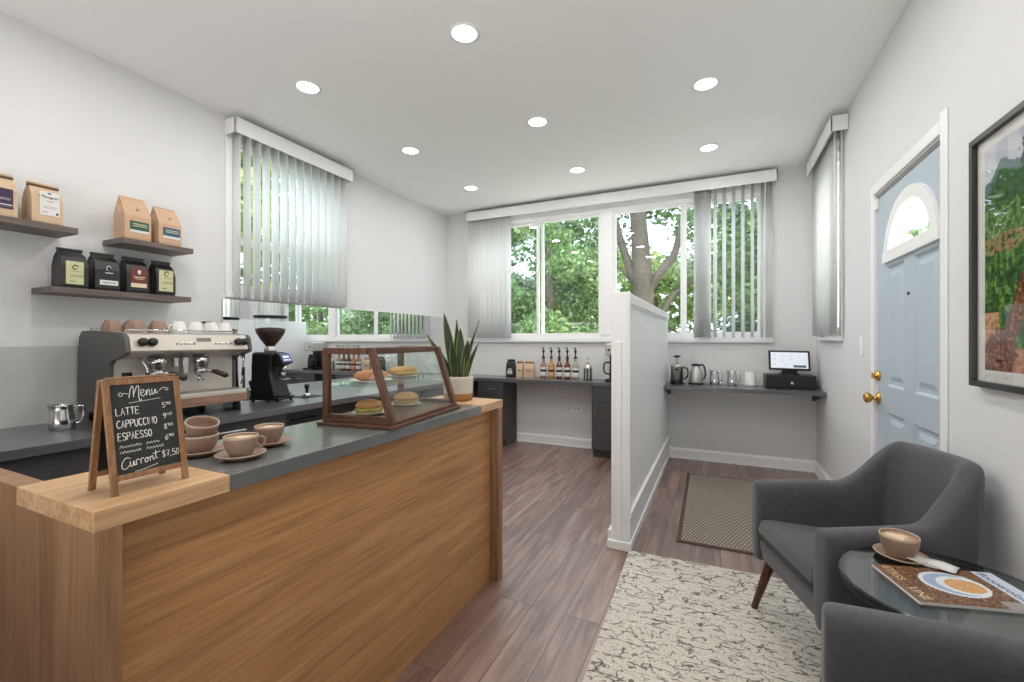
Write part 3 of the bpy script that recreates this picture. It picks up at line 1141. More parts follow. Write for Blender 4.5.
# ------------------------------------------------------------------ menu board
def strokes_text(mb, s, x, z, w, h, gap, rad, jit=0.0):
    F = {
        'A': [[(0, 0), (.5, 1), (1, 0)], [(.2, .4), (.8, .4)]],
        'C': [[(1, .85), (.7, 1), (.3, .95), (0, .6), (0, .35), (.3, .03), (.7, 0), (1, .15)]],
        'E': [[(1, 1), (0, 1), (0, 0), (1, 0)], [(0, .52), (.8, .52)]],
        'I': [[(.5, 1), (.5, 0)]],
        'L': [[(0, 1), (0, 0), (1, 0)]],
        'N': [[(0, 0), (0, 1), (1, 0), (1, 1)]],
        'O': [[(.5, 1), (.1, .8), (0, .5), (.1, .2), (.5, 0), (.9, .2), (1, .5), (.9, .8), (.5, 1)]],
        'P': [[(0, 0), (0, 1), (.7, 1), (1, .8), (.9, .55), (.6, .48), (0, .48)]],
        'S': [[(1, .85), (.6, 1), (.15, .9), (.1, .65), (.5, .5), (.95, .35), (.9, .1), (.5, 0), (0, .12)]],
        'T': [[(0, 1), (1, 1)], [(.5, 1), (.5, 0)]],
        'U': [[(0, 1), (0, .3), (.3, 0), (.7, 0), (1, .3), (1, 1)]],
        '5': [[(1, 1), (.2, 1), (.12, .58), (.6, .62), (1, .35), (.75, .05), (.3, 0), (0, .12)]],
        '9': [[(1, .75), (.6, 1), (.1, .8), (.3, .5), (.9, .65), (1, .8), (.9, .3), (.3, 0)]],
        '8': [[(.9, .85), (.5, 1), (.1, .8), (.9, .25), (.5, 0), (.05, .2), (.9, .85)]],
        '6': [[(.9, 1), (.3, .7), (.02, .3), (.4, 0), (.9, .2), (.8, .5), (.15, .4)]],
        '7': [[(0, 1), (1, 1), (.4, 0)], [(.25, .5), (.85, .5)]],
        '0': [[(.5, 1), (.05, .6), (.15, .1), (.5, 0), (.9, .3), (.9, .8), (.5, 1)]],
        '4': [[(.7, 0), (.7, 1), (0, .35), (1, .35)]],
        '$': [[(1, .85), (.6, 1), (.15, .9), (.1, .65), (.5, .5), (.95, .35), (.9, .1), (.5, 0), (0, .12)], [(.5, 1.15), (.5, -.15)]],
        ',': [[(.3, .1), (.2, -.15)]],
    }
    for ch in s:
        ww = w * (.35 if ch in 'I,' else 1)
        for st in F.get(ch, []):
            P = [(x + (p[0] * ww if ch not in 'I' else ww / 2), 0, z + p[1] * h + jit * RND.uniform(-1, 1)) for p in st]
            if ch in 'COSU598600' and len(P) > 3:
                P = smooth_path(P, 3)
            mb.tube(P, rad, 5)
        x += ww + gap
    return x


mbd = thing('menu_board', 'small A-frame chalkboard menu on the oak counter end', 'menu board', (-1.095, .503, .9), pi / 2)
# local: x -> world y, -y -> world +x.  front face leans from y=-.05 (z0) to y=-.005 (z .22)
BW, BH = .134, .224
lean = math.atan2(.040, BH)
Fm = Matrix.Translation((0, -.048, 0)) @ Matrix.Rotation(-lean, 4, 'X')
Bm = Matrix.Translation((0, .042, 0)) @ Matrix.Rotation(lean * .95, 4, 'X')


def aframe(Mx, front):
    st = .011
    mb = MB()
    mb.box(-BW / 2, -BW / 2 + st, -.004, .004, 0, BH, 0, Mx).box(BW / 2 - st, BW / 2, -.004, .004, 0, BH, 0, Mx)
    mb.box(-BW / 2 + st, BW / 2 - st, -.004, .004, BH - st, BH, 0, Mx).box(-BW / 2 + st, BW / 2 - st, -.004, .004, .026, .026 + st, 0, Mx)
    return mb.build('front_frame' if front else 'rear_frame', M_signw, mbd, .001)


ff = aframe(Fm, True)
rf = aframe(Bm, False)
M_slate = mat('chalkboard_slate', (44, 46, 45), .8, var=.12, scale=30)
M_chalk = mat('white_chalk', (226, 224, 216), .9, var=.1, scale=200)
slate = MB().box(-BW / 2 + .011, BW / 2 - .011, -.001, .003, .037, BH - .011, 0, Fm).build('chalk_panel', M_slate, ff)
MB().box(-BW / 2 + .011, BW / 2 - .011, -.002, .001, .037, BH - .011, 0, Bm).build('rear_panel', M_blackm, rf)
MB().tube([(-BW / 2 + .005, -.008, BH - .001), (BW / 2 - .005, -.008, BH - .001)], .003).build('hinge_bar', M_signw, mbd)
ch = MB()
x0, x1, z0, z1 = -BW / 2 + .011, BW / 2 - .011, .037, BH - .011
PW, PH = x1 - x0, z1 - z0
Q = .0008


def U(u):
    return x0 + u * PW


def V(v):
    return z1 - v * PH


def stroke(pts, r=Q, n=4):
    ch.tube(smooth_path([(U(u), 0, V(v)) for u, v in pts], n), r, 5)


# Menu (cursive)
stroke([(.27, .155), (.30, .06), (.335, .02), (.345, .06), (.34, .15)])
stroke([(.345, .12), (.40, .03), (.43, .03), (.425, .10), (.42, .15), (.435, .2), (.46, .18)])
stroke([(.45, .12), (.50, .10), (.50, .075), (.46, .08), (.455, .13), (.49, .15), (.53, .12)])
stroke([(.54, .08), (.545, .145), (.56, .09), (.59, .08), (.595, .145), (.62, .13)])
stroke([(.63, .075), (.635, .13), (.66, .135), (.69, .075), (.695, .13), (.73, .11)])
stroke([(.26, .11), (.20, .10), (.16, .13), (.12, .115), (.14, .09), (.18, .10)], Q * .8)
stroke([(.75, .10), (.80, .075), (.85, .07), (.90, .085), (.88, .105), (.84, .09)], Q * .8)
stroke([(.26, .215), (.45, .205), (.76, .19)], Q * .7)
for (s, v, zc) in (('LATTE', .345, .07), ('CAPPUCCINO', .485, .075), ('ESPAESSO', .625, .075)):
    strokes_text(ch, s, U(.06), V(v), .0052 if s != 'LATTE' else .006, .0143, .0021, Q * 1.1, .0003)
for (s, t, v) in (('5', '90', .31), ('9', '40', .44), ('8', '90', .57), ('6', '90', .70)):
    xx = strokes_text(ch, s, U(.775), V(v), .0052, .0105, .0016, Q * .85)
    strokes_text(ch, t, xx, V(v - .03), .0040, .0058, .0014, Q * .7)
for (v, a, b2) in ((.705, .07, .42), (.705, .47, .70), (.765, .07, .40), (.765, .46, .76)):
    n = int((b2 - a) / .022)
    pts = []
    for k in range(n):
        pts.append((a + (b2 - a) * k / n, v + (-.022 if k % 2 else .006) * RND.uniform(.5, 1.2)))
    stroke(pts, Q * .6, 3)
# Curront
stroke([(.21, .84), (.15, .825), (.09, .87), (.08, .93), (.13, .945), (.19, .91)])
stroke([(.20, .87), (.205, .925), (.235, .92), (.255, .87), (.26, .925), (.28, .91)])
stroke([(.29, .925), (.295, .87), (.33, .865), (.34, .875)])
stroke([(.36, .92), (.365, .865), (.40, .86), (.41, .87)])
stroke([(.445, .865), (.42, .89), (.435, .915), (.465, .9), (.465, .87), (.445, .862), (.49, .87)])
stroke([(.50, .91), (.505, .86), (.515, .87), (.545, .855), (.55, .9), (.57, .89)])
stroke([(.60, .80), (.595, .89), (.62, .885)])
stroke([(.55, .835), (.67, .82)])
stroke([(.26, .99), (.40, .985), (.62, .955)], Q * .7)
strokes_text(ch, '$7,50', U(.70), V(.895), .0056, .0125, .0018, Q * .9)
for i in range(len(ch.v)):
    p = ch.v[i]
    ch.v[i] = Fm @ Vector((p.x, -.0012 + p.y * .4, p.z))
ch.build('lettering', M_chalk, slate)

# ------------------------------------------------------------------ cups, saucers
M_foam = mat('latte_foam', (206, 170, 134), .5, var=.12, scale=60)
M_foamw = mat('milk_pattern', (226, 204, 176), .5, var=.05, scale=60)
GC = 'taupe cups on the oak counter'


def cup(label, r=.043, h=.056, loc=(0, 0, 0), rz=0, full=True, handle=True, m=M_mug, group=GC, name='cup', cat='cup'):
    t = thing(name, label, cat, loc, rz, group)
    k = h / .056
    q = r / .043
    prof = [(0, .003 * k), (.019 * q, .003 * k), (.021 * q, 0), (.0265 * q, 0), (.0275 * q, .004 * k), (.036 * q, .018 * k), (.0415 * q, .036 * k), (.0428 * q, .05 * k), (.043 * q, .0555 * k, 1),
            (.0415 * q, .0565 * k, 1), (.0398 * q, .0545 * k, 1), (.039 * q, .036 * k, 0), (.034 * q, .02 * k, 0), (.024 * q, .008 * k, 0), (0, .007 * k, 0)]
    MB().lathe(prof, n=36).build('body', [m, M_mugin if m is M_mug else m], t)
    if handle:
        hp = smooth_path([(.039 * q, 0, .044 * k), (.05 * q, 0, .047 * k), (.059 * q, 0, .038 * k), (.055 * q, 0, .024 * k), (.044 * q, 0, .018 * k), (.034 * q, 0, .020 * k)], 4)
        MB().tube(hp, .0036 * q, 8).build('handle', m, t)
    if full:
        mb = MB().lathe([(0, .0500 * k), (.0405 * q, .0500 * k), (.0405 * q, .0485 * k), (0, .0485 * k)], n=32)
        # leaf pattern
        leaf = []
        for i in range(28):
            a = 2 * pi * i / 28
            rr = (.019 + .006 * cos(3 * a) + .004 * cos(a)) * q
            leaf.append((rr * cos(a), rr * sin(a)))
        mb.prism(leaf, .0500 * k, .0505 * k, 1)
        mb.build('coffee', [M_foam, M_foamw], t)
    return t


def saucer(label, r=.068, loc=(0, 0, 0), m=M_mug, group='taupe saucers on the oak counter', name='saucer', cat='saucer'):
    t = thing(name, label, cat, loc, 0, group)
    q = r / .068
    prof = [(0, .003), (.03 * q, .003), (.032 * q, 0), (.038 * q, 0), (.055 * q, .006), (.067 * q, .0125), (.0685 * q, .0145, 1), (.067 * q, .0155, 1), (.054 * q, .0095, 0), (.036 * q, .0055, 0), (0, .005, 0)]
    MB().lathe(prof, n=40).build('dish', [m, M_mugin if m is M_mug else m], t)
    return t


zc = .899
p1, p2_, p3_ = (-1.100, .722), (-1.166, .848), (-1.232, .70)
saucer('taupe saucer nearest the counter front under a full latte cup', .057, (p1[0], p1[1], zc))
cup('latte-filled taupe cup nearest the counter front', .039, .053, (p1[0], p1[1], zc + .0055), radians(60))
saucer('taupe saucer under the full latte cup farthest along the counter', .057, (p2_[0], p2_[1], zc))
cup('latte-filled taupe cup on the saucer farther from the menu board', .038, .051, (p2_[0], p2_[1], zc + .0055), radians(150))
saucer('taupe saucer under the stacked empty cups beside the menu board', .057, (p3_[0], p3_[1], zc))
cup('empty taupe cup under a tilted cup beside the menu board', .041, .048, (p3_[0], p3_[1], zc + .0055), radians(80), full=False, handle=False)
c = cup('empty taupe cup tilted on top of another beside the menu board', .038, .042, (p3_[0] - .001, p3_[1] + .001, zc + .0475), radians(60), full=False)
vf, vr = Vector((-.424, .906, 0)), Vector((.906, .424, 0))
c.rotation_euler = (Matrix.Rotation(radians(14), 3, vf) @ Matrix.Rotation(radians(9), 3, vr) @ Matrix.Rotation(radians(110), 3, 'Z')).to_euler()
sp = thing('teaspoon', 'metal teaspoon leaning behind the stacked cups', 'spoon', (-1.275, .78, zc))
MB().tube([(-.02, -.055, .034), (0, 0, .036), (.02, .06, .038)], [.0018, .0018, .0028], 8).lathe([(0, -.002), (.008, -.001), (.011, .001), (.008, .0015), (0, .0005)], c=(-.024, -.066, .033), n=20, sy=1.5).build('spoon_body', M_steel, sp)

# ------------------------------------------------------------------ display case
dc = thing('display_case', 'walnut-framed glass pastry case on the counter', 'display case', (-1.160, 1.396, .899), radians(7))
# local coords: x world, y world
def L(x, y, z):
    return (x + 1.145, y - 1.42, z - .899)


bx0, bx1, by0, by1 = -1.29, -1.0, 1.17, 1.67
b = MB()
b.box(bx0 - .012 + 1.145, bx1 + .012 + 1.145, by0 - .015 - 1.42, by1 + .012 - 1.42, 0.001, .012)
b.box(bx0 + 1.145, bx1 + 1.145, by0 - 1.42, by1 - 1.42, .012, .024)
b.build('base_board', M_walnut_y, dc, .002)
s = .022
topz = 1.172 - .899
xt = -1.088     # front of the top


def bar(name, p, q, t, m, sxy=None):
    """square bar from p to q (local), in x-z plane thickness t, along y width t"""
    P, Qv = Vector(p), Vector(q)
    d = (Qv - P).normalized()
    y = Vector((0, 1, 0))
    if abs(d.y) > .9:
        n = Vector((1, 0, 0))
        y = Vector((0, 0, 1))
    else:
        n = d.cross(y).normalized()
    h = t / 2
    r0 = [P + n * h + y * h, P - n * h + y * h, P - n * h - y * h, P + n * h - y * h]
    r1 = [v + (Qv - P) for v in r0]
    return MB().loft([r0, r1]).build(name, m, dc, .0015)


for yy in (by0 + s / 2, by1 - s / 2):
    bar('rear_post', L(bx0 + s / 2, yy, .899 + .024), L(bx0 + s / 2, yy, 1.172), s, M_walnut)
    bar('front_post', L(bx1 - s / 2, yy, .899 + .024), L(xt - s / 2 + .006, yy, 1.172 - .004), s, M_walnut)
    bar('top_rail', L(bx0 + s, yy, 1.172 - s / 2), L(xt - s + .004, yy, 1.172 - s / 2), s, M_walnut)
    bar('base_rail', L(bx0 + s, yy, .899 + .024 + s * .35), L(bx1 - s, yy, .899 + .024 + s * .35), s * .7, M_walnut)
bar('front_top_rail', L(xt - s / 2, by0 + s, 1.172 - s / 2), L(xt - s / 2, by1 - s, 1.172 - s / 2), s, M_walnut_y)
bar('rear_top_rail', L(bx0 + s / 2, by0 + s, 1.172 - s / 2), L(bx0 + s / 2, by1 - s, 1.172 - s / 2), s * .8, M_walnut_y)
def gpane(pts, name='glass_panel'):
    P = [Vector(p) for p in pts]
    n = (P[1] - P[0]).cross(P[2] - P[0]).normalized() * .0012
    MB().loft([[p - n for p in P], [p + n for p in P]]).build(name, M_caseglass, dc)


for yy in (by0 + s / 2, by1 - s / 2):
    gpane([L(bx0 + s, yy, .94), L(bx1 - s, yy, .94), L(xt - s, yy, 1.147), L(bx0 + s, yy, 1.147)])
gpane([L(bx1 - .012, by0 + s, .926), L(bx1 - .012, by1 - s, .926), L(xt - .008, by1 - s, 1.15), L(xt - .008, by0 + s, 1.15)])
gpane([L(bx0 + s, by0 + s, 1.16), L(xt - s, by0 + s, 1.16), L(xt - s, by1 - s, 1.16), L(bx0 + s, by1 - s, 1.16)])
M_shelfglass = thin_glass('case_shelf_glass', (.88, .95, .93), 1.5)
MB().box(bx0 + .004 + 1.145, -1.055 + 1.145, by0 + .004 - 1.42, by1 - .004 - 1.42, 1.037 - .899, 1.043 - .899).build('glass_shelf', M_shelfglass, dc)

# sandwiches and plates
M_bun = mat('baked_bun_crust', (196, 146, 92), .6, var=.2, scale=40, bump=.4, bscale=80)
M_bun2 = mat('golden_roll_crust', (190, 128, 84), .6, var=.22, scale=30, bump=.4, bscale=60)
M_crumb = mat('pale_bread_crumb', (226, 200, 150), .8, var=.1, scale=60)
M_lett = mat('lettuce_leaf', (142, 152, 66), .6, var=.3, scale=60)
M_chees = mat('cheese_slice', (232, 196, 104), .5, var=.05)
M_ham = mat('ham_slice', (214, 160, 130), .5, var=.15, scale=50)


def plate_(label, loc, r=.062):
    t = thing('plate', label, 'plate', loc, 0, 'white plates in the display case')
    q = r / .062
    MB().lathe([(0, .002), (.034 * q, .002), (.036 * q, 0), (.04 * q, 0), (.06 * q, .0075), (.062 * q, .009), (.06 * q, .0098), (.042 * q, .004), (0, .0038)], n=40).build('dish', M_white_c, t)
    return t


def wavy(n, r, amp, k, z, seed):
    rr = random.Random(seed)
    ph = rr.uniform(0, 6)
    top, bot = [], []
    for i in range(n):
        a = 2 * pi * i / n
        q = r * (1 + amp * sin(k * a + ph) * .6 + amp * rr.uniform(-.4, .4))
        top.append((q * cos(a), q * sin(a), z + .0025 * sin(k * a * .7 + ph)))
    return top


def sandwich(label, loc, rx, ry, kind, seed, rz=0.0):
    t = thing('sandwich', label, 'sandwich', loc, rz, 'sandwiches in the display case')
    S = Matrix.Diagonal((rx / .05, ry / .05, 1, 1))
    MB().lathe([(0, 0), (.044, 0), (.049, .005), (.049, .011), (.046, .013), (0, .013)], n=30, M=S).build('bottom_bread', M_bun, t)
    for (z, m, nm, r_) in ((.014, M_lett, 'lettuce', .051), (.0185, M_ham if kind == 1 else M_chees, 'filling', .047)):
        top = wavy(34, r_, .07, 9, z, seed)
        b2 = MB()
        b2.loft([[(p[0], p[1], p[2] - .002) for p in top], [(p[0] * 1.02, p[1] * 1.02, p[2] + .001) for p in top], [(p[0] * .9, p[1] * .9, p[2] + .003) for p in top]], 0, S, True)
        b2.build(nm, m, t)
        seed += 1
    d = .022
    MB().lathe([(0, .0), (.045, .0), (.0495, .004), (.049, .011), (.041, .020), (.028, .0265), (.012, .029), (0, .0295)], c=(0, 0, d), n=30, M=S).build('top_bread', M_bun if kind else M_bun2, t)
    return t


def roll_(label, loc, rz, k):
    t = thing('bread_roll', label, 'bread roll', loc, rz, 'rolls on the case shelf')
    mb = MB()
    N, K = 22, 20
    rings = []
    for i in range(N + 1):
        u = -1 + 2 * i / N
        a = max(.02, (1 - abs(u) ** 2.6)) ** .5
        score = 1 + (.05 * sin(u * 16) if k == 0 else 0.0)
        rings.append([(.068 * u, .040 * a * cos(2 * pi * j / K) * score, .021 + .021 * a * sin(2 * pi * j / K) * score) for j in range(K)])
    mb.loft(rings, 0, None, True)
    mb.build('crust', M_bun2 if k == 0 else M_bun, t)
    if k:
        MB().box(-.055, .055, -.041, .041, .013, .018).build('filling', M_chees, t, .003)
    return t


zb = .899 + .024


def C(x, y, z):
    q = dc.matrix_basis @ Vector((x + 1.145, y - 1.42, 0))
    return (q.x, q.y, z)


plate_('white plate of the front sandwich, low in the pastry case', C(-1.185, 1.295, zb))
sandwich('bun sandwich with lettuce, lower front one in the pastry case', C(-1.185, 1.295, zb + .004), .05, .052, 0, 3, .4)
plate_('white plate of the rear sandwich, low in the pastry case', C(-1.175, 1.535, zb))
sandwich('bun sandwich with ham, lower rear one in the pastry case', C(-1.175, 1.535, zb + .004), .052, .058, 1, 9, .2)
zs = 1.043
plate_('white plate of the scored roll on the glass shelf', C(-1.18, 1.30, zs), .078)
roll_('browner scored bread roll, nearer one on the glass shelf', C(-1.18, 1.30, zs + .004), radians(75), 0)
plate_('white plate of the filled roll on the glass shelf', C(-1.185, 1.525, zs), .066)
roll_('golden filled bread roll, farther one on the glass shelf', C(-1.185, 1.525, zs + .004), radians(75), 1)

# ------------------------------------------------------------------ snake plant
sp_ = thing('potted_snake_plant', 'snake plant in a cream and tan pot at the counter end', 'potted plant', (-1.18, 1.885, .9))
M_pot = mat('cream_ceramic_pot', (206, 200, 188), .6, var=.06, scale=60, bump=.2, bscale=120)
M_pott = mat('tan_pot_band', (178, 132, 80), .6, var=.12, scale=40)
MB().lathe([(0, 0), (.058, 0), (0.0707, .004), (0.0724, .036)], n=40).build('tan_base', M_pott, sp_)
MB().lathe([(0.0724, .036), (0.0747, .10), (0.0758, .118), (0.0741, .120), (0.0707, .118), (0.0684, .105), (0, .104)], n=40).build('pot', M_pot, sp_)
MB().lathe([(0.0690, .104), (0.0342, .109), (0, .110)], n=24).build('soil', mat('dark_soil', (46, 34, 26), .95, var=.3, scale=120, bump=.8), sp_)
M_leafd = mat('snake_leaf_green', (44, 62, 36), .45, var=.45, scale=45)
M_leafe = mat('snake_leaf_margin', (146, 152, 78), .5, var=.15, scale=60)


def blade(bx_, by_, tipx, tipy, hgt, w, tw, bend):
    mb = MB()
    N = 14
    rows_ = []
    for i in range(N + 1):
        t = i / N
        wid = w * (0.62 + 1.1 * t - 1.72 * t * t) if t < .5 else w * (0.62 + 1.1 * t - 1.72 * t * t)
        wid = max(.0008, 1.75 * w * (0.5 + .9 * t) * (1 - t ** 2.6) )
        cx = bx_ + (tipx - bx_) * t ** bend
        cy = by_ + (tipy - by_) * t ** bend
        a = tw + .8 * t
        dx, dy = cos(a), sin(a)
        nx, ny = -dy, dx
        z = .104 + 1.09 * hgt * t
        row = []
        for (sx_, off) in ((-1, 0), (-.82, .002), (0, .005), (.82, .002), (1, 0)):
            row.append((cx + dx * wid * sx_ + nx * off, cy + dy * wid * sx_ + ny * off, z))
        for (sx_, off) in ((.82, -.0015), (0, .001), (-.82, -.0015)):
            row.append((cx + dx * wid * sx_ + nx * off, cy + dy * wid * sx_ + ny * off, z))
        rows_.append(row)
    n = 8
    vs = [p for r_ in rows_ for p in r_]
    fs, ms = [], []
    mm = [1, 0, 0, 1, 1, 0, 0, 1]
    for i in range(N):
        for k in range(n):
            k2 = (k + 1) % n
            fs.append((i * n + k, i * n + k2, (i + 1) * n + k2, (i + 1) * n + k))
            ms.append(mm[k])
    mb.add(vs, fs, ms, True)
    return mb.build('leaf', [M_leafd, M_leafe], sp_)


cr = (cos(math.atan2(206, 440)), sin(math.atan2(206, 440)))   # viewer's right, a convenient horizontal axis for the fan


def bl(b, t, depth, hgt, w, tw, bend=1.5):
    blade(cr[0] * b - depth * .3 * cr[1], cr[1] * b + depth * .3, cr[0] * t - depth * cr[1], cr[1] * t + depth * cr[0], hgt, w, tw + .47, bend)


bl(-.025, -.075, .02, .305, .017, -.2, 1.3)
bl(-.035, -.155, -.02, .205, .0155, .2, 1.25)
bl(-.005, -.012, .03, .275, .016, .3, 1.2)
bl(.012, .012, -.02, .235, .017, -.5, 1.2)
bl(-.015, -.03, -.03, .175, .0155, .1, 1.2)
bl(.03, .105, .03, .27, .0135, .7, 1.6)
bl(.028, .05, -.02, .18, .0165, -.2, 1.2)
bl(.04, .105, -.01, .17, .012, .4, 1.5)

# ------------------------------------------------------------------ espresso machine
em = thing('espresso_machine', 'two-group steel espresso machine with grey side panels', 'espresso machine', (-2.89, 1.475, .77))
def ml(x, y, z):
    return (x + 2.89, y - 1.475, z - .77)


M_side = mat('grey_machine_panel', (92, 90, 88), .45, .25, var=.04, scale=10)
EY0, EY1 = 1.15, 1.80


def side_poly():
    P = [(-3.10, .82), (-3.12, .90), (-3.115, 1.12), (-3.10, 1.22), (-3.075, 1.247), (-2.98, 1.25), (-2.80, 1.243), (-2.67, 1.232), (-2.645, 1.215), (-2.628, 1.14), (-2.64, 1.125),
         (-2.76, 1.095), (-2.79, 1.07), (-2.79, .90), (-2.66, .90), (-2.655, .835), (-2.67, .82)]
    return [(p[0] + 2.89, p[1] - .77) for p in P]


XZ = Matrix(((1, 0, 0, 0), (0, 0, 1, 0), (0, 1, 0, 0), (0, 0, 0, 1)))   # (x,y,z)->(x,z,y)
for (a, b2) in ((EY0, EY0 + .022), (EY1 - .022, EY1)):
    MB().prism(side_poly(), a - 1.475, b2 - 1.475, 0, XZ).build('side_panel', M_side, em, .004)
y0, y1 = EY0 + .022 - 1.475, EY1 - .022 - 1.475
# upper housing with slanted front
hp = [(-3.09, 1.10), (-3.09, 1.238), (-2.70, 1.238), (-2.662, 1.228), (-2.640, 1.142), (-2.66, 1.13), (-2.76, 1.10)]
MB().prism([(p[0] + 2.89, p[1] - .77) for p in hp], y0, y1, 0, XZ).build('upper_housing', M_steel, em, .003)
fa = MB()
fp = [(-2.6615, 1.226), (-2.6585, 1.228), (-2.6365, 1.146), (-2.6395, 1.144)]
fas = fa.prism([(p[0] + 2.89, p[1] - .77) for p in fp], y0 + .004, y1 - .004, 0, XZ).build('control_fascia', M_satin, em)
MB().box(*[-3.10 + 2.89, -2.80 + 2.89], y0, y1, .05, .34).build('rear_body', M_side, em)
MB().box(-2.80 + 2.89, -2.796 + 2.89, y0, y1, .13, .335).build('splash_plate', M_satin, em)
MB().box(-2.80 + 2.89, -2.652 + 2.89, y0, y1, .056, .128).build('drip_tray', M_satin, em, .004)
MB().box(-2.653 + 2.89, -2.649 + 2.89, y0, y1, .058, .108).build('tray_front_panel', wood('tray_wood_reflection', (120, 88, 72), (150, 116, 98), (170, 138, 120), 'Y', 1.5), em, .001)  # brown grain painted for the wood reflected in the steel tray front
tr = MB().box(-2.795 + 2.89, -2.66 + 2.89, y0 + .01, y1 - .01, .1285, .1315)
for k in range(26):
    yy = y0 + .02 + (y1 - y0 - .04) * k / 25
    tr.box(-2.79 + 2.89, -2.665 + 2.89, yy - .004, yy + .004, .1315, .134)
tr.build('tray_grille', M_steel, em)
# controls on fascia: slope direction
fn = Vector((.966, 0, .26)).normalized()


def on_fascia(y, t):
    """t 0 bottom..1 top"""
    x = -2.6375 + (-2.6595 + 2.6375) * t
    z = 1.146 + (1.227 - 1.146) * t
    return Vector(ml(x, y, z))


Rf = Matrix.Rotation(radians(75), 4, 'Y')
for (y, k) in ((1.225, 0), (1.268, 0), (1.752, 1), (1.715, 1)):
    MB().lathe([(0, 0), (.02, 0), (.0205, .01), (.0215, .014), (.019, .026), (.012, .03), (0, .03)], n=20, M=Matrix.Translation(on_fascia(y, .5)) @ Rf).build('steam_knob', M_black, em)
for g in (0, 1):
    for k in range(5):
        yy = (1.385 if g == 0 else 1.585) + .0215 * k
        MB().lathe([(0, 0), (.0075, 0), (.0078, .003), (.006, .0045), (0, .0045)], n=14, M=Matrix.Translation(on_fascia(yy, .42)) @ Rf).build('button', M_chrome, em)
db = MB()
db.box(-.005, .003, -.040, .040, -.012, .012, 0, Matrix.Translation(on_fascia(1.525, .68)) @ Matrix.Rotation(radians(-15), 4, 'Y'))
db.build('display_slot', mat('grey_display', (120, 118, 116), .3), em, .004)
# groups
for y in (1.325, 1.545):
    g = MB().lathe([(0, .335), (.040, .335), (.040, .30), (.036, .295), (.036, .275), (.030, .265), (0, .265)], c=(-2.715 + 2.89, y - 1.475, 0), n=28).build('group_head', M_chrome, em)
    pf = MB().lathe([(0, .268), (.036, .268), (.037, .245), (.030, .235), (.016, .222), (0, .22)], c=(-2.715 + 2.89, y - 1.475, 0), n=28)
    pf.tube([(-2.715 + 2.89, y - 1.475, .225), (-2.715 + 2.89, y - 1.475 - .012, .205), (-2.715 + 2.89, y - 1.475 - .016, .19)], .006, 8)
    pf.tube([(-2.715 + 2.89, y - 1.475, .225), (-2.715 + 2.89, y - 1.475 + .012, .205), (-2.715 + 2.89, y - 1.475 + .016, .19)], .006, 8)
    pf.tube([(-2.69 + 2.89, y - 1.475 + .005, .255), (-2.655 + 2.89, y - 1.475 + .03, .25)], .007, 8)
    po = pf.build('portafilter', M_chrome, em)
    MB().tube([(-2.655 + 2.89, y - 1.475 + .03, .25), (-2.64 + 2.89, y - 1.475 + .04, .247), (-2.59 + 2.89, y - 1.475 + .066, .226), (-2.582 + 2.89, y - 1.475 + .071, .222)], [.011, .0145, .016, .010], 12).build('handle', mat('dark_handle_wood', (42, 26, 22), .4, var=.2), po)
MB().box(-2.74 + 2.89, -2.69 + 2.89, 1.44 - 1.475, 1.47 - 1.475, .24, .335).box(-2.735 + 2.89, -2.70 + 2.89, 1.40 - 1.475, 1.425 - 1.475, .28, .335).build('water_spout', M_chrome, em, .006)
for (y, q) in ((1.225, 1), (1.745, -1)):
    P = smooth_path([ml(-2.68, y, 1.11), ml(-2.64, y, 1.09), ml(-2.615, y + .01 * q, 1.04), ml(-2.62, y + .015 * q, .97), ml(-2.63, y + .02 * q, .935)], 5)
    w_ = MB().tube(P, .005, 8).build('steam_wand', M_chrome, em)
    MB().tube([ml(-2.617, y + .011 * q, 1.035), ml(-2.62, y + .014 * q, .985)], .009, 10).build('rubber_grip', M_blackm, w_)
MB().tube([ml(-2.70, 1.79, 1.12), ml(-2.70, 1.79, .90)], .007, 8).build('side_post', M_charc, em)
MB().box(-2.797 + 2.89, -2.792 + 2.89, 1.205 - 1.475, 1.25 - 1.475, .215, .26).build('badge', M_black, em)
rl = MB()
for (a, b2) in ((ml(-3.07, 1.19, 1.262), ml(-3.07, 1.76, 1.262)), (ml(-2.72, 1.19, 1.252), ml(-2.72, 1.76, 1.252))):
    rl.tube([a, b2], .004, 8)
for y in (1.19, 1.76):
    rl.tube([ml(-3.07, y, 1.238), ml(-3.07, y, 1.262)], .004, 6).tube([ml(-2.72, y, 1.236), ml(-2.72, y, 1.252)], .004, 6)
rl.build('cup_rail', M_chrome, em)
for (x, y) in ((-2.70, 1.20), (-2.70, 1.745), (-3.06, 1.20), (-3.06, 1.745)):
    MB().lathe([(0, 0), (.022, 0), (.022, .03), (.018, .05), (0, .056)], c=ml(x, y, .77), n=18).build('foot', M_blackm, em)

# cups on the machine (upside down)
ct = 1.2392
hc = .066


def inv(o, x, y, h, z=ct):
    o.rotation_euler = (pi, 0, RND.uniform(-1.2, -.4))
    o.location = (x, y, z + h + .0005 * h / .056)


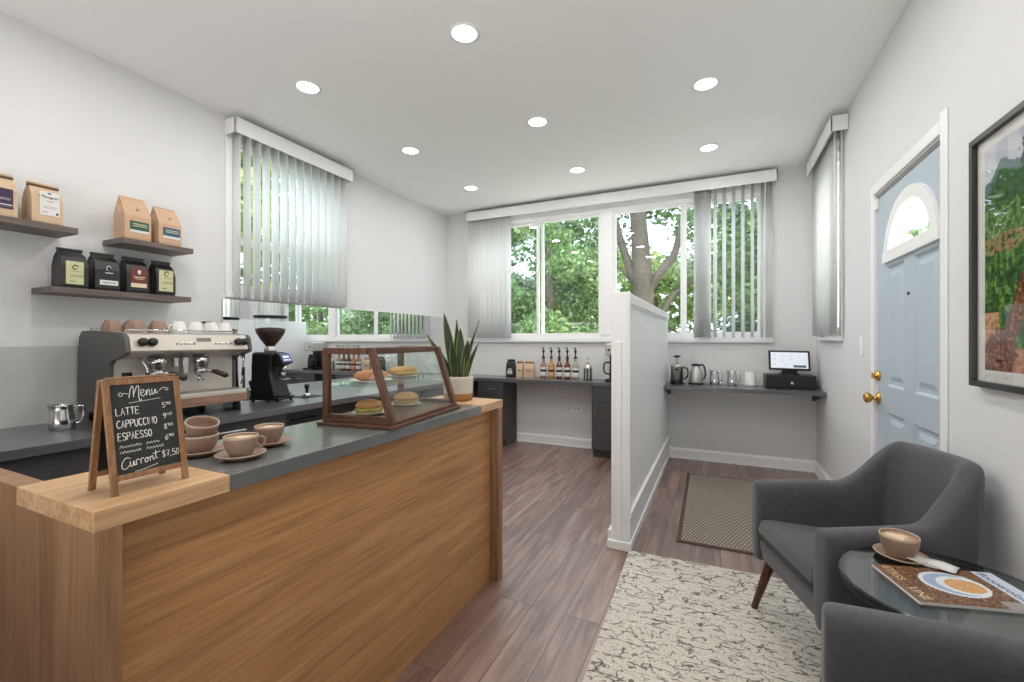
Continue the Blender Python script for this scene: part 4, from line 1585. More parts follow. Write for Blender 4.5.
for (x, y, lab) in ((-2.78, 1.255, 'upturned brown cup at the left end of the machine top'), (-2.79, 1.365, 'upturned brown cup in the middle of the machine top left half'),
                    (-2.93, 1.22, 'upturned brown cup at the back left of the machine top'), (-2.93, 1.31, 'upturned brown cup behind the gap of the front brown cups')):
    o = cup(lab, .045, hc, (0, 0, 0), 0, full=False, handle=True, group='brown cups on the espresso machine')
    inv(o, x, y, hc)
for i, (x, y, lab) in enumerate(((-2.79, 1.465, 'upturned white cup beside the brown cups on the machine'), (-2.79, 1.555, 'upturned white cup second from the brown cups on the machine'),
                    (-2.79, 1.645, 'upturned white cup third from the brown cups on the machine'), (-2.80, 1.73, 'upturned white cup at the right end of the machine top'),
                    (-2.93, 1.43, 'upturned white cup behind the leftmost white cup on the machine'), (-2.93, 1.53, 'upturned white cup in the back row middle on the machine'), (-2.93, 1.63, 'upturned white cup in the back row right on the machine'))):
    o = cup(lab, .0455, hc, (0, 0, 0), 0, full=False, handle=(i % 2 == 0), m=M_white_c, group='white cups on the espresso machine')
    inv(o, x, y, hc)
sg = thing('lidded_glass', 'small lidded glass at the back right corner of the machine', 'glass', (-3.0, 1.745, ct))
MB().lathe([(0, .001), (.022, 0), (.026, .07), (.0245, .07), (.021, .004), (0, .004)], n=24).build('glass_body', M_caseglass, sg)
MB().lathe([(0, .0705), (.028, .0705), (.028, .08), (0, .081)], n=24).build('lid', M_black, sg)

# ------------------------------------------------------------------ grinder
gr = thing('coffee_grinder', 'black coffee grinder with bean-filled clear hopper', 'coffee grinder', (-2.875, 2.10, .77), radians(106))
b = MB()
def gsec(z, w, d, yo=0):
    return [(-w / 2, -d / 2 + yo, z), (w / 2, -d / 2 + yo, z), (w / 2, d / 2 + yo, z), (-w / 2, d / 2 + yo, z)]


b.loft([gsec(.03, .17, .20), gsec(.05, .165, .19), (gsec(.2, .15, .15, .02)), gsec(.24, .15, .155, .018), gsec(.33, .145, .165, .01), gsec(.345, .13, .15, .01)])
b.build('body', M_black, gr, .012, 3)
MB().box(-.085, .085, -.13, .10, .012, .035).build('base', M_black, gr, .006)
for (x, y) in ((-.07, -.11), (.07, -.11), (-.07, .08), (.07, .08)):
    MB().lathe([(0, 0), (.012, 0), (.01, .013), (0, .014)], c=(x, y, 0), n=12).build('foot', M_blackm, gr)
hd = MB().loft([[(-.055, -.07, .235), (.055, -.07, .235), (.055, -.14, .27), (-.055, -.14, .27)], [(-.055, -.07, .34), (.055, -.07, .34), (.055, -.105, .335), (-.055, -.105, .335)]]).build('control_head', M_black, gr, .004)
sc2 = mat('blue_display_glow', (96, 106, 150), .2, emit=.35)
nrm = Vector((0, -.065, -.035)).normalized()
dsp = MB()
A_, B_ = Vector((0, -.137, .276)), Vector((0, -.1075, .330))
n_ = Vector((0, -(B_ - A_).z, (B_ - A_).y)).normalized() * .0015
dsp.add([A_ + n_ + Vector((-.045, 0, 0)), A_ + n_ + Vector((.045, 0, 0)), B_ + n_ + Vector((.045, 0, 0)), B_ + n_ + Vector((-.045, 0, 0))], [(0, 1, 2, 3)])
dsp.build('display', sc2, hd)
dd = MB()
for k in range(4):
    C_ = A_ + (B_ - A_) * (.25 if k < 3 else .65) + n_ * 1.6
    wx = .008 if k < 3 else .03
    xx = -.025 + .025 * k if k < 3 else 0
    d_ = (B_ - A_) * (.08 if k < 3 else .12)
    dd.add([C_ - d_ + Vector((xx - wx, 0, 0)), C_ - d_ + Vector((xx + wx, 0, 0)), C_ + d_ + Vector((xx + wx, 0, 0)), C_ + d_ + Vector((xx - wx, 0, 0))], [(0, 1, 2, 3)])
dd.build('display_marks', mat('display_white', (214, 220, 235), .3, emit=.5), hd)
MB().lathe([(.0, .255), (.018, .25), (.016, .215), (.012, .205), (0, .205)], c=(0, -.105, 0), n=18).build('spout', M_chrome, gr)
fk = MB().tube([(-.03, -.07, .16), (-.03, -.135, .155), (.03, -.135, .155), (.03, -.07, .16)], .005, 8)
fk.build('portafilter_fork', M_chrome, gr)
MB().lathe([(0, 0), (.018, 0), (.018, .03), (.012, .036), (0, .036)], n=18, M=Matrix.Translation((0, -.075, .19)) @ Matrix.Rotation(pi / 2, 4, 'X')).build('adjust_knob', M_chrome, gr)
MB().lathe([(0, .036), (.06, .036), (.075, .038), (.08, .05), (.076, .05), (.07, .04), (0, .039)], c=(0, -.09, 0), n=28, sy=.6).build('catch_tray', M_black, gr)
MB().lathe([(.0, .345), (.04, .345), (.042, .36), (.036, .372), (.036, .385), (0, .385)], n=28).build('hopper_collar', M_steel, gr)
hz = .38
hop = [(.030, hz), (.034, hz + .012), (.066, hz + .055), (.091, hz + .10), (.098, hz + .13), (.102, hz + .205)]
MB().lathe(hop, n=40).build('hopper', M_caseglass, gr, fixn=False)
M_beans = mat('roasted_beans', (58, 36, 28), .45, var=.6, scale=170, bump=1.0, bscale=150)
MB().lathe([(0, hz + .006), (.029, hz + .006), (.033, hz + .014), (.0645, hz + .056), (.0895, hz + .10), (.096, hz + .128), (.06, hz + .137), (0, hz + .14)], n=40).build('coffee_beans', M_beans, gr)
MB().lathe([(0, hz + .206), (.106, hz + .206), (.108, hz + .212), (.106, hz + .222), (0, hz + .224)], n=40).build('hopper_lid', M_black, gr)

# ------------------------------------------------------------------ pitchers, tamper
def pitcher(label, loc, rz, r=.042, h=.10, group='steel milk pitchers', m=M_chrome):
    t = thing('milk_pitcher', label, 'milk pitcher', loc, rz, group)
    q = r / .042
    n = 36
    prof = [(.0, .001), (.040, 0), (.0415, .004), (.0425, .02), (.040, .05), (.0345, .078), (.033, .095), (.034, .10)]
    inn = [(.0328, .0995), (.0318, .094), (.033, .078), (.0385, .05), (.041, .02), (.039, .005), (0, .004)]
    rings = []
    mb = MB()
    for (rr, z) in prof + inn:
        ring = []
        for k in range(n):
            a = 2 * pi * k / n
            lip = max(0, cos(a - pi)) ** 8 * max(0, (z - .06) / .04) * .014
            rad = (rr + lip) * q
            zz = (z + (.006 * max(0, cos(a - pi)) ** 6 if z > .09 else 0)) * h / .10
            ring.append((rad * cos(a), rad * sin(a), zz))
        rings.append(ring)
    mb.loft(rings, 0, None, True, True)
    mb.build('body', m, t)
    k = h / .1
    MB().tube(smooth_path([(.034 * q, 0, .088 * k), (.06 * q, 0, .092 * k), (.066 * q, 0, .075 * k), (.062 * q, 0, .04 * k), (.052 * q, 0, .022 * k), (.041 * q, 0, .022 * k)], 4), .0042 * q, 8).build('handle', m, t)
    return t


pitcher('steel milk pitcher alone on the worktop left of the espresso machine', (-2.86, 1.0, .77), radians(75), .048, .118)
tm = thing('tamper', 'black-handled steel tamper on the worktop beside the grinder', 'tamper', (-2.82, 2.36, .7745))
MB().lathe([(0, 0), (.028, 0), (.029, .003), (.029, .014), (.02, .022), (.010, .03), (0, .03)], n=28).build('base', M_chrome, tm)
MB().lathe([(0, .03), (.010, .03), (.011, .05), (.017, .068), (.019, .08), (.015, .092), (0, .096)], n=24).build('handle', M_black, tm)
mtm = thing('tamping_mat', 'thin dark tamping mat under the tamper', 'mat', (-2.82, 2.375, .77))
MB().box(-.07, .07, -.085, .085, 0, .0045).build('rubber_sheet', M_blackm, mtm, .002)

# ------------------------------------------------------------------ syrup bottles
def liquid(name, rgb):
    m, nt, b = nmat(name)
    b.inputs['Base Color'].default_value = lin(rgb)
    b.inputs['Roughness'].default_value = .12
    b.inputs['Coat Weight'].default_value = .5
    n1 = nt.nodes.new('ShaderNodeTexNoise')
    n1.inputs['Scale'].default_value = 8
    mx = nt.nodes.new('ShaderNodeMixRGB')
    mx.inputs[1].default_value = lin(rgb)
    mx.inputs[2].default_value = tuple(x * .85 for x in lin(rgb)[:3]) + (1,)
    nt.links.new(n1.outputs[0], mx.inputs[0])
    nt.links.new(mx.outputs[0], b.inputs['Base Color'])
    return m


def syrup(label, loc, liq, tone, dark):
    t = thing('syrup_bottle', label, 'syrup bottle', loc, 0, 'syrup bottles with pumps')
    MB().lathe([(0, .001), (.033, 0), (.036, .004), (.036, .14), (.033, .155), (.018, .18), (.0145, .19), (.0145, .215), (.0165, .217), (.0165, .225), (0, .225)], n=28).build('bottle_body', liq, t)
    MB().lathe([(.0363, .03), (.0368, .031), (.0368, .075), (.0363, .076)], n=28).build('label', M_paperw if not dark else M_ham, t)
    MB().lathe([(.0364, .078), (.0369, .079), (.0369, .098), (.0364, .099)], n=28).build('black_band', M_black, t)
    MB().lathe([(.0363, .102), (.0367, .103), (.0367, .128), (.0363, .129)], n=28).build('upper_label', tone, t)
    pm = MB().lathe([(0, .2255), (.018, .2255), (.018, .245), (.008, .25), (.007, .29), (.015, .294), (.015, .315), (.006, .32), (.006, .345), (0, .345)], n=18)
    pm.tube(smooth_path([(0, 0, .34), (0, -.02, .348), (0, -.045, .342), (0, -.052, .328)], 3), .0048, 8)
    pm.build('pump', M_black, t)
    return t


Ls = [('clear-topped syrup bottle, leftmost of the five', (156, 120, 96), M_paperw, 0), ('amber syrup bottle, second of the five', (196, 142, 84), M_ham, 1), ('reddish brown syrup bottle, middle of the five', (104, 54, 40), M_paperw, 0),
      ('brown syrup bottle, fourth of the five', (120, 66, 40), M_paperw, 0), ('pale clear syrup bottle, rightmost of the five', (170, 160, 140), M_white_c, 0)]
for i, (lab, rgb, tone, dk) in enumerate(Ls):
    syrup(lab, (-1.775 + .093 * i, 4.625, .77), liquid('syrup_' + str(i), rgb), tone, dk)
pb = thing('pump_bottle', 'grey striped dispenser bottle beside the syrup bottles', 'dispenser bottle', (-1.265, 4.62, .77))
sb = MB()
for k in range(16):
    a0, a1 = 2 * pi * k / 16, 2 * pi * (k + 1) / 16
    P = [(.046 * cos(a0 + (a1 - a0) * j / 3), .046 * sin(a0 + (a1 - a0) * j / 3)) for j in range(4)]
    vs = [(p[0], p[1], .01) for p in P] + [(p[0], p[1], .13) for p in P]
    sb.add(vs, [(j, j + 1, 5 + j, 4 + j) for j in range(3)], k % 2, True)
sb.lathe([(0, 0), (.044, 0), (.046, .01)], n=48, m=0).lathe([(.046, .13), (.043, .145), (.025, .165), (.016, .175), (0, .176)], n=48, m=1)
sb.build('bottle_body', [M_charc, M_steel], pb)
MB().lathe([(0, .176), (.014, .176), (.014, .20), (.006, .204), (.006, .235), (.012, .238), (.012, .25), (0, .252)], n=18).tube([(0, 0, .243), (-.03, -.025, .243), (-.036, -.03, .235)], .005, 8).build('pump', M_steel, pb)
# drip coffee machine behind partition
cmk = thing('coffee_maker', 'black and steel coffee maker at the partition end of the far counter', 'coffee maker', (-.955, 4.60, .77))
MB().box(-.09, .09, -.14, .12, .0, .03).build('base', M_black, cmk, .006)
MB().box(-.08, .08, .03, .12, .03, .36).build('column', M_black, cmk, .006)
MB().box(-.088, .088, -.13, .12, .27, .40).build('brew_head', M_steel, cmk, .015, 3)
MB().lathe([(0, .031), (.055, .031), (.062, .06), (.06, .15), (.045, .20), (.045, .22), (0, .222)], c=(0, -.05, 0), n=28).build('carafe', M_blackm, cmk)
MB().tube(smooth_path([(-.05, -.08, .20), (-.10, -.11, .19), (-.10, -.11, .10), (-.058, -.08, .08)], 4), .008, 8).build('carafe_handle', M_black, cmk)
MB().lathe([(0, 0), (.012, 0), (.012, .008), (0, .009)], n=16, M=Matrix.Translation((-.05, -.13, .33)) @ Matrix.Rotation(pi / 2, 4, 'X')).build('button', M_black, cmk)

# ------------------------------------------------------------------ right counter things
fpz = .77
fr_ = thing('french_press', 'steel and glass french press at the partition end of the right counter', 'french press', (-.365, 4.60, fpz))
MB().lathe([(0, .012), (.058, .012), (.058, .165), (.062, .172), (.0605, .173), (.0565, .165), (.0565, .014), (0, .014)], n=36).build('beaker', mat('brushed_beaker_steel', (196, 190, 184), .32, .9, var=.05), fr_)
ca = MB().lathe([(0, 0), (.062, 0), (.064, .006), (.064, .016), (.0585, .018), (.0585, .012), (0, .012)], n=36)
for a in (pi * .25, pi * .75, pi * 1.25, pi * 1.75):
    ca.tube([(.061 * cos(a), .061 * sin(a), .01), (.061 * cos(a), .061 * sin(a), .17)], .004, 6)
ca.build('cage', M_black, fr_)
MB().lathe([(0, .172), (.06, .172), (.058, .182), (.04, .192), (.012, .198), (0, .198)], n=36).build('lid', M_steel, fr_)
pl = MB().tube([(0, 0, .198), (0, 0, .262)], .003, 8).lathe([(0, .255), (.008, .256), (.034, .266), (.03, .276), (.01, .282), (0, .283)], n=24)
pl.build('plunger', M_black, fr_)
MB().tube(smooth_path([(.06, -.01, .16), (.095, -.015, .15), (.098, -.015, .08), (.062, -.01, .05)], 4), .007, 8).build('handle', M_black, fr_)
MB().box(-.014, .014, -.0645, -.058, .135, .155).build('badge', M_black, fr_)
ke = thing('carafe', 'round-shouldered steel carafe with black handle on the right counter', 'carafe', (-.195, 4.64, fpz))
MB().lathe([(0, 0), (.064, 0), (.068, .008), (.066, .06), (.058, .12), (.04, .15), (.036, .158), (.038, .18), (0, .18)], n=36).build('body', M_steel, ke)
MB().lathe([(0, .18), (.04, .18), (.041, .192), (.02, .2), (0, .2)], n=30).build('lid', M_black, ke)
MB().lathe([(.0685, .0), (.070, .012), (.0675, .018)], n=36).build('base_ring', M_black, ke)
MB().tube(smooth_path([(.036, -.0, .185), (.06, -.01, .19), (.078, -.012, .16), (.085, -.012, .09), (.066, -.008, .05)], 4), .008, 8).build('handle', M_black, ke)
pitcher('steel milk pitcher beside the carafe, left of the matching pair', (-.03, 4.64, fpz), radians(-10), .044, .138)
pitcher('steel milk pitcher beside the white mug, right of the matching pair', (.12, 4.64, fpz), radians(-10), .044, .138)
wm = thing('mug', 'tall white mug beside the till on the right counter', 'mug', (.272, 4.64, fpz))
MB().lathe([(0, 0), (.046, 0), (.05, .004), (.05, .03), (.045, .034), (.044, .13), (.042, .132), (.0405, .13), (.041, .02), (0, .016)], n=36).build('body', M_white_c, wm)
MB().tube(smooth_path([(.043, 0, .112), (.065, 0, .11), (.07, 0, .085), (.064, 0, .06), (.044, 0, .052)], 4), .005, 8).build('handle', M_white_c, wm)

# till drawer + screen
td = thing('cash_drawer', 'black cash drawer under the point-of-sale screen', 'cash drawer', (.577, 4.648, fpz))
MB().box(-.19, .19, -.115, .12, .004, .118).build('housing', M_black, td, .004)
MB().box(-.178, .178, -.119, -.1155, .012, .104).build('drawer_front', M_black, td, .002)
MB().lathe([(0, 0), (.013, 0), (.013, .005), (.006, .006), (0, .006)], n=20, M=Matrix.Translation((.01, -.119, .05)) @ Matrix.Rotation(pi / 2, 4, 'X')).build('lock', M_chrome, td)
for x in (-.17, .17):
    for y in (-.10, .10):
        MB().lathe([(0, 0), (.01, 0), (.01, .004), (0, .0045)], c=(x, y, 0), n=12).build('foot', M_blackm, td)
po = thing('pos_screen', 'lit point-of-sale touch screen on the black cash drawer', 'screen', (.585, 4.66, fpz + .118))
MB().box(-.075, .075, -.05, .07, 0, .012).build('stand_base', M_black, po, .004)
MB().box(-.06, .06, -.005, .03, .012, .085).build('stand_neck', M_black, po, .004)
Mt = Matrix.Translation((-.008, -.03, .128)) @ Matrix.Scale(.88, 4) @ Matrix.Rotation(radians(-16), 4, 'X') @ Matrix.Rotation(radians(3), 4, 'Z')
bz = MB().box(-.182, .182, -.010, .010, -.102, .102, 0, Mt).build('bezel', M_black, po, .005)
M_scr = mat('screen_white_glow', (206, 212, 220), .25, var=.01, emit=.55)
MB().box(-.163, .163, -.0112, -.0095, -.083, .083, 0, Mt).build('display', M_scr, bz)
ui = MB()
M_ui = mat('screen_slate_button', (84, 98, 112), .3, emit=.2)
M_uig = mat('screen_grey_marks', (160, 166, 174), .3, emit=.4)
ui.box(.035, .145, -.0122, -.0112, -.074, -.05, 0, Mt)
for (x, z, w_) in ((-.125, .05, .012), (-.075, .045, .01), (-.045, .046, .012), (.02, .044, .012), (-.13, .01, .02), (-.06, .01, .016), (.02, .012, .02), (-.13, -.045, .018), (-.04, -.045, .012), (-.06, -.01, .018), (.09, .045, .016)):
    ui.box(x - w_ / 2, x + w_ / 2, -.0122, -.0112, z - .003, z + .003, 1, Mt)
ui.build('screen_marks', [M_ui, M_uig], bz)

# ------------------------------------------------------------------ armchairs
M_fab = mat('charcoal_fabric', (84, 84, 88), .9, var=.22, scale=55, bump=.35, bscale=420, spec=.2, sheen=.25)
M_seam = mat('fabric_seam', (44, 44, 47), .9, var=.1)


def armchair(label, loc, rz):
    """local: x = chair's width, y = front(0) to back (D); origin on the floor at front centre"""
    t = thing('armchair', label, 'armchair', loc, rz, 'charcoal armchairs')
    W2, B2, D, Tk = .285, .236, .51, .082
    ctr = [(-W2 + Tk / 2, 0.0), (-W2 + Tk / 2 + .004, .08), (-W2 + Tk / 2 + .010, .18), (-W2 + Tk / 2 + .018, .27), (-B2 + Tk / 2, .37), (-B2 + Tk / 2 + .022, .432), (-B2 + Tk / 2 + .07, .462), (-.07, .472), (0, .474)]
    ctr = ctr + [(-x, y) for x, y in ctr[-2::-1]]
    path = smooth_path([(x, y, 0) for x, y in ctr], 3)
    N = len(path)
    rings = []
    for i, p in enumerate(path):
        a = path[max(0, i - 1)]
        b2 = path[min(N - 1, i + 1)]
        tg = (b2 - a).normalized()
        n = Vector((-tg.y, tg.x, 0))     # left of travel: outward (path goes left-front -> back -> right-front => clockwise from above)
        y = p.y
        s = min(1, max(0, (y - .315) / (.445 - .315)))
        s = .55 * s + .45 * s * s * (3 - 2 * s)
        zt = .590 + .016 * min(1, y / .25) + .186 * s
        lean = .045 * s
        zb = .255 + .015 * s
        tk = Tk * (1 - .12 * s)
        o = tk / 2
        up = Vector((0, lean, 0))
        th = [(o - .026, zb, 0), (o - .008, zb + .05, .1), (o, zb + .15, .3), (o + .002, zt - .05, .85), (o - .006, zt - .014, .97), (o - .024, zt, 1), (-o + .024, zt, 1), (-o + .006, zt - .014, .97), (-o, zt - .05, .85), (-o, .40, .3), (-o, .30, .1), (-o + .01, zb, 0)]
        rings.append([p + n * q + Vector((0, 0, z)) + up * f for (q, z, f) in th])
    # soft round ends at arm fronts
    def shrink(r, fwd, k):
        c = sum((Vector(v) for v in r), Vector()) / len(r)
        return [Vector((c.x + (v.x - c.x) * k, v.y + fwd, c.z + (v.z - c.z) * (1 - (1 - k) * .25))) for v in r]
    r0, rl_ = rings[0], rings[-1]
    rings = [shrink(r0, -.016, .55), shrink(r0, -.012, .86)] + rings + [shrink(rl_, -.012, .86), shrink(rl_, -.016, .55)]
    mb = MB().loft(rings, 0, None, True, True)
    mb.build('back_and_arms', M_fab, t, sub=1)
    # seat frame
    w0 = W2 - Tk + .012
    sf = MB()
    secs = []
    for (z, ins, fy) in ((.255, .02, .03), (.275, .004, .006), (.33, 0, -.004), (.358, 0, -.004)):
        secs.append([(-w0 + ins, fy, z), (w0 - ins, fy, z), (w0 - ins - .03, .44 - ins, z), (-w0 + ins + .03, .44 - ins, z)])
    sf.loft(secs)
    sf.build('seat_frame', M_fab, t, .008, 3)
    cu = MB()
    w1 = w0 - .004
    cu.loft([[(-w1, -.006, .359), (w1, -.006, .359), (w1 - .035, .43, .350), (-w1 + .035, .43, .350)], [(-w1, -.016, .395), (w1, -.016, .395), (w1 - .035, .43, .378), (-w1 + .035, .43, .378)],
             [(-w1 + .004, -.004, .446), (w1 - .004, -.004, .446), (w1 - .04, .43, .415), (-w1 + .04, .43, .415)]])
    co = cu.build('seat_cushion', M_fab, t, .02, 4)
    for p in co.data.polygons:
        p.use_smooth = True
    MB().tube([(-w1 + .005, -.0145, .385), (w1 - .005, -.0145, .385)], .003, 6).build('piping', M_seam, co)
    # legs
    for (tx, ty, bx_, by_) in ((-.235, .06, -.325, .02), (.245, .05, .262, .03), (-.19, .41, -.23, .46), (.19, .41, .23, .46)):
        MB().tube([(tx, ty, .275), (bx_, by_, .0)], [.021, .0125], 14).build('leg', M_legw, t)
    return t


RUGZ = .011
ch1 = armchair('charcoal fabric armchair facing the rug, its back to the blue door', (.228, 1.915, RUGZ), math.atan2(-.95, .313))
ch2 = armchair('charcoal fabric armchair cut off by the lower right corner of the picture', (.231, .968, RUGZ), -pi / 2)

# ------------------------------------------------------------------ side table
M_tglass = thin_glass('tinted_table_glass', (.60, .66, .64), 2.0)
M_rim = mat('dark_green_glass_rim', (20, 30, 28), .15)
TX, TY, TZ, TR = .535, 1.475, .572, .232
tb = thing('side_table', 'round glass side table between the two armchairs', 'side table', (TX, TY, 0))
MB().lathe([(0, TZ - .010), (TR - .004, TZ - .010), (TR - .004, TZ), (0, TZ)], n=72, smooth=False).build('glass_top', M_tglass, tb)
MB().lathe([(TR - .004, TZ - .010), (TR, TZ - .008), (TR, TZ - .002), (TR - .004, TZ)], n=72).build('glass_rim', M_rim, tb)
MB().lathe([(TR - .022, TZ - .028), (TR - .006, TZ - .028), (TR - .004, TZ - .0115), (TR - .022, TZ - .0115), (TR - .022, TZ - .028)], n=72).build('support_ring', M_blackm, tb)
for k in range(3):
    a = radians(100 + 120 * k)
    MB().tube([((TR - .015) * cos(a), (TR - .015) * sin(a), TZ - .02), ((TR - .05) * cos(a), (TR - .05) * sin(a), RUGZ)], .008, 10).build('leg', M_blackm, tb)
sxy = (.476, 1.622)
saucer('taupe saucer under the latte cup on the glass table', .062, (sxy[0], sxy[1], TZ), group='taupe crockery on the glass table')
cup('latte cup on the round glass table', .046, .062, (sxy[0] - .003, sxy[1], TZ + .0055), radians(150), handle=False, group='taupe crockery on the glass table')
nk = thing('paper_napkin', 'folded white paper napkin tucked beside the cup on the glass table', 'napkin', (.528, 1.59, TZ + .010), radians(-30))
nb = MB()
g = 9
for lay in range(3):
    vs = []
    for i in range(g + 1):
        for j in range(g + 1):
            u, v = i / g, j / g
            x, y = -.05 + .1 * u, -.026 + .052 * v
            z = .0022 * lay + .008 * max(0, .35 - u) + .0018 * sin(9 * u + lay) + .0015 * cos(7 * v + lay) + .002
            vs.append((x + lay * .003, y + lay * .002, z))
    fs = [(i * (g + 1) + j, (i + 1) * (g + 1) + j, (i + 1) * (g + 1) + j + 1, i * (g + 1) + j + 1) for i in range(g) for j in range(g)]
    nb.add(vs, fs, 0, True)
no = nb.build('folded_sheet', M_white_c, nk, fixn=False)
no.modifiers.new('solid', 'SOLIDIFY').thickness = .0012
# magazine: local x along length (towards the title band), y across
mg = thing('magazine', 'coffee magazine with a latte cup on its cover, on the glass table', 'magazine', (.545, 1.478, TZ), math.atan2(.26, .96))
ML, MWd = .28, .18
MB().box(-ML / 2, ML / 2, -MWd / 2, MWd / 2, 0.0005, .0075).build('pages', M_paperw, mg, .001)
cv = MB()
pal = [mat('cover_bean_dark', (62, 40, 28), .35, var=.5, scale=180), mat('cover_bean_mid', (116, 78, 50), .35, var=.5, scale=180), mat('cover_bean_light', (170, 126, 88), .35, var=.4, scale=180), mat('cover_cream', (226, 204, 164), .35, var=.1),
       mat('cover_blue_band', (196, 206, 220), .35), mat('cover_grey', (150, 146, 142), .35, var=.2), mat('cover_cup_blue', (150, 170, 194), .35), mat('cover_cup_white', (216, 220, 224), .35), mat('cover_latte', (206, 152, 96), .35, var=.15, scale=60), mat('cover_navy', (36, 48, 76), .35)]
nx, ny = 95, 68
vs = [(-ML / 2 + ML * i / nx, -MWd / 2 + MWd * j / ny, .0078) for i in range(nx + 1) for j in range(ny + 1)]
fs, ms = [], []
rr = random.Random(5)
for i in range(nx):
    for j in range(ny):
        x = -ML / 2 + ML * (i + .5) / nx
        y = -MWd / 2 + MWd * (j + .5) / ny
        d1 = math.hypot((x - .0) / .070, (y - .01) / .060)
        d2 = math.hypot((x - .016) / .052, (y - .006) / .044)
        d3 = math.hypot((x - .020) / .040, (y - .004) / .033)
        if x > .092:
            k = 4
        elif d3 < 1:
            k = 8 if rr.random() < .93 else 3
        elif d2 < 1:
            k = 7
        elif d1 < 1:
            k = 6 if d1 < .86 else 7
        elif x > .045 and y < -.055:
            k = 5
        else:
            k = rr.choice([0, 0, 1, 1, 2])
        fs.append((i * (ny + 1) + j, (i + 1) * (ny + 1) + j, (i + 1) * (ny + 1) + j + 1, i * (ny + 1) + j + 1))
        ms.append(k)
cv.add(vs, fs, ms)
cvo = cv.build('cover', pal, mg, fixn=False)
tx = MB()
# title letters along the band and two short cream lines at the foot
Mtx = Matrix.Translation((.114, .086, .0079)) @ Matrix.Rotation(-pi / 2, 4, 'Z')
tx.text('Boooerololudad', .027, Mtx @ Matrix.Translation((0, -.012, 0)), 0, .0002, .2)
for (bx_, by_, seq) in ((-.122, .082, 'ETIGS'), (-.122, -.022, 'LINE')):
    Mtx = Matrix.Translation((bx_, by_, .0079)) @ Matrix.Rotation(-pi / 2, 4, 'Z')
    MB().text(seq, .028, Mtx, 0, .0002, 0).build('lettering', pal[3], cvo, fixn=False)
tx.build('title_lettering', pal[9], cvo, fixn=False)

# ------------------------------------------------------------------ rugs
def rug_mat():
    m, nt, b = nmat('cream_rug_with_dark_dashes')
    tc = nt.nodes.new('ShaderNodeTexCoord')
    def node(t):
        return nt.nodes.new(t)
    base = node('ShaderNodeTexNoise')
    base.inputs['Scale'].default_value = 160
    nt.links.new(tc.outputs['Object'], base.inputs['Vector'])
    bc = ramp(nt, [(.3, lin((186, 179, 168))), (.6, lin((220, 214, 204)))])
    nt.links.new(base.outputs['Fac'], bc.inputs[0])
    # broken lines across the rug (along x), zigzagging
    def lines(sx, sy, dist, dscale, thr, mscale, mthr, rot):
        mp = node('ShaderNodeMapping')
        mp.inputs['Rotation'].default_value = (0, 0, rot)
        mp.inputs['Scale'].default_value = (sx, sy, 1)
        nt.links.new(tc.outputs['Object'], mp.inputs['Vector'])
        wv = node('ShaderNodeTexWave')
        wv.bands_direction = 'Y'
        wv.inputs['Scale'].default_value = 1
        wv.inputs['Distortion'].default_value = dist
        wv.inputs['Detail'].default_value = 3
        wv.inputs['Detail Scale'].default_value = dscale
        nt.links.new(mp.outputs[0], wv.inputs['Vector'])
        r = ramp(nt, [(thr, (0, 0, 0, 1)), (min(1, thr + .08), (1, 1, 1, 1))])
        nt.links.new(wv.outputs['Fac'], r.inputs[0])
        nz = node('ShaderNodeTexNoise')
        nz.inputs['Scale'].default_value = mscale
        nz.inputs['Detail'].default_value = 4
        nt.links.new(mp.outputs[0], nz.inputs['Vector'])
        r2 = ramp(nt, [(mthr, (0, 0, 0, 1)), (mthr + .05, (1, 1, 1, 1))])
        nt.links.new(nz.outputs['Fac'], r2.inputs[0])
        mu = node('ShaderNodeMath')
        mu.operation = 'MULTIPLY'
        nt.links.new(r.outputs[0], mu.inputs[0])
        nt.links.new(r2.outputs[0], mu.inputs[1])
        return mu
    a = lines(4.2, 6.5, 7.5, 1.9, .925, 2.6, .47, .05)
    c = lines(4.0, 6.0, 9.0, 2.2, .94, 2.6, .49, 2.2)
    d = lines(5.0, 5.0, 8.0, 2.6, .94, 3.0, .50, .95)
    e = lines(11, 9, 5.0, 2.5, .92, 3.5, .50, 0.0)
    mx0 = node('ShaderNodeMath')
    mx0.operation = 'MAXIMUM'
    nt.links.new(e.outputs[0], mx0.inputs[0])
    nt.links.new(d.outputs[0], mx0.inputs[1])
    mx1 = node('ShaderNodeMath')
    mx1.operation = 'MAXIMUM'
    nt.links.new(a.outputs[0], mx1.inputs[0])
    nt.links.new(c.outputs[0], mx1.inputs[1])
    mx2 = node('ShaderNodeMath')
    mx2.operation = 'MAXIMUM'
    nt.links.new(mx1.outputs[0], mx2.inputs[0])
    nt.links.new(mx0.outputs[0], mx2.inputs[1])
    mm = node('ShaderNodeMath')
    mm.operation = 'MULTIPLY'
    mm.inputs[1].default_value = .85
    nt.links.new(mx2.outputs[0], mm.inputs[0])
    mix = node('ShaderNodeMixRGB')
    mix.inputs[2].default_value = lin((66, 60, 56))
    nt.links.new(mm.outputs[0], mix.inputs[0])
    nt.links.new(bc.outputs[0], mix.inputs[1])
    nt.links.new(mix.outputs[0], b.inputs['Base Color'])
    b.inputs['Roughness'].default_value = .95
    b.inputs['Specular IOR Level'].default_value = .1
    bp = node('ShaderNodeBump')
    bp.inputs['Strength'].default_value = .6
    bp.inputs['Distance'].default_value = .004
    nt.links.new(base.outputs['Fac'], bp.inputs['Height'])
    nt.links.new(bp.outputs[0], b.inputs['Normal'])
    return m


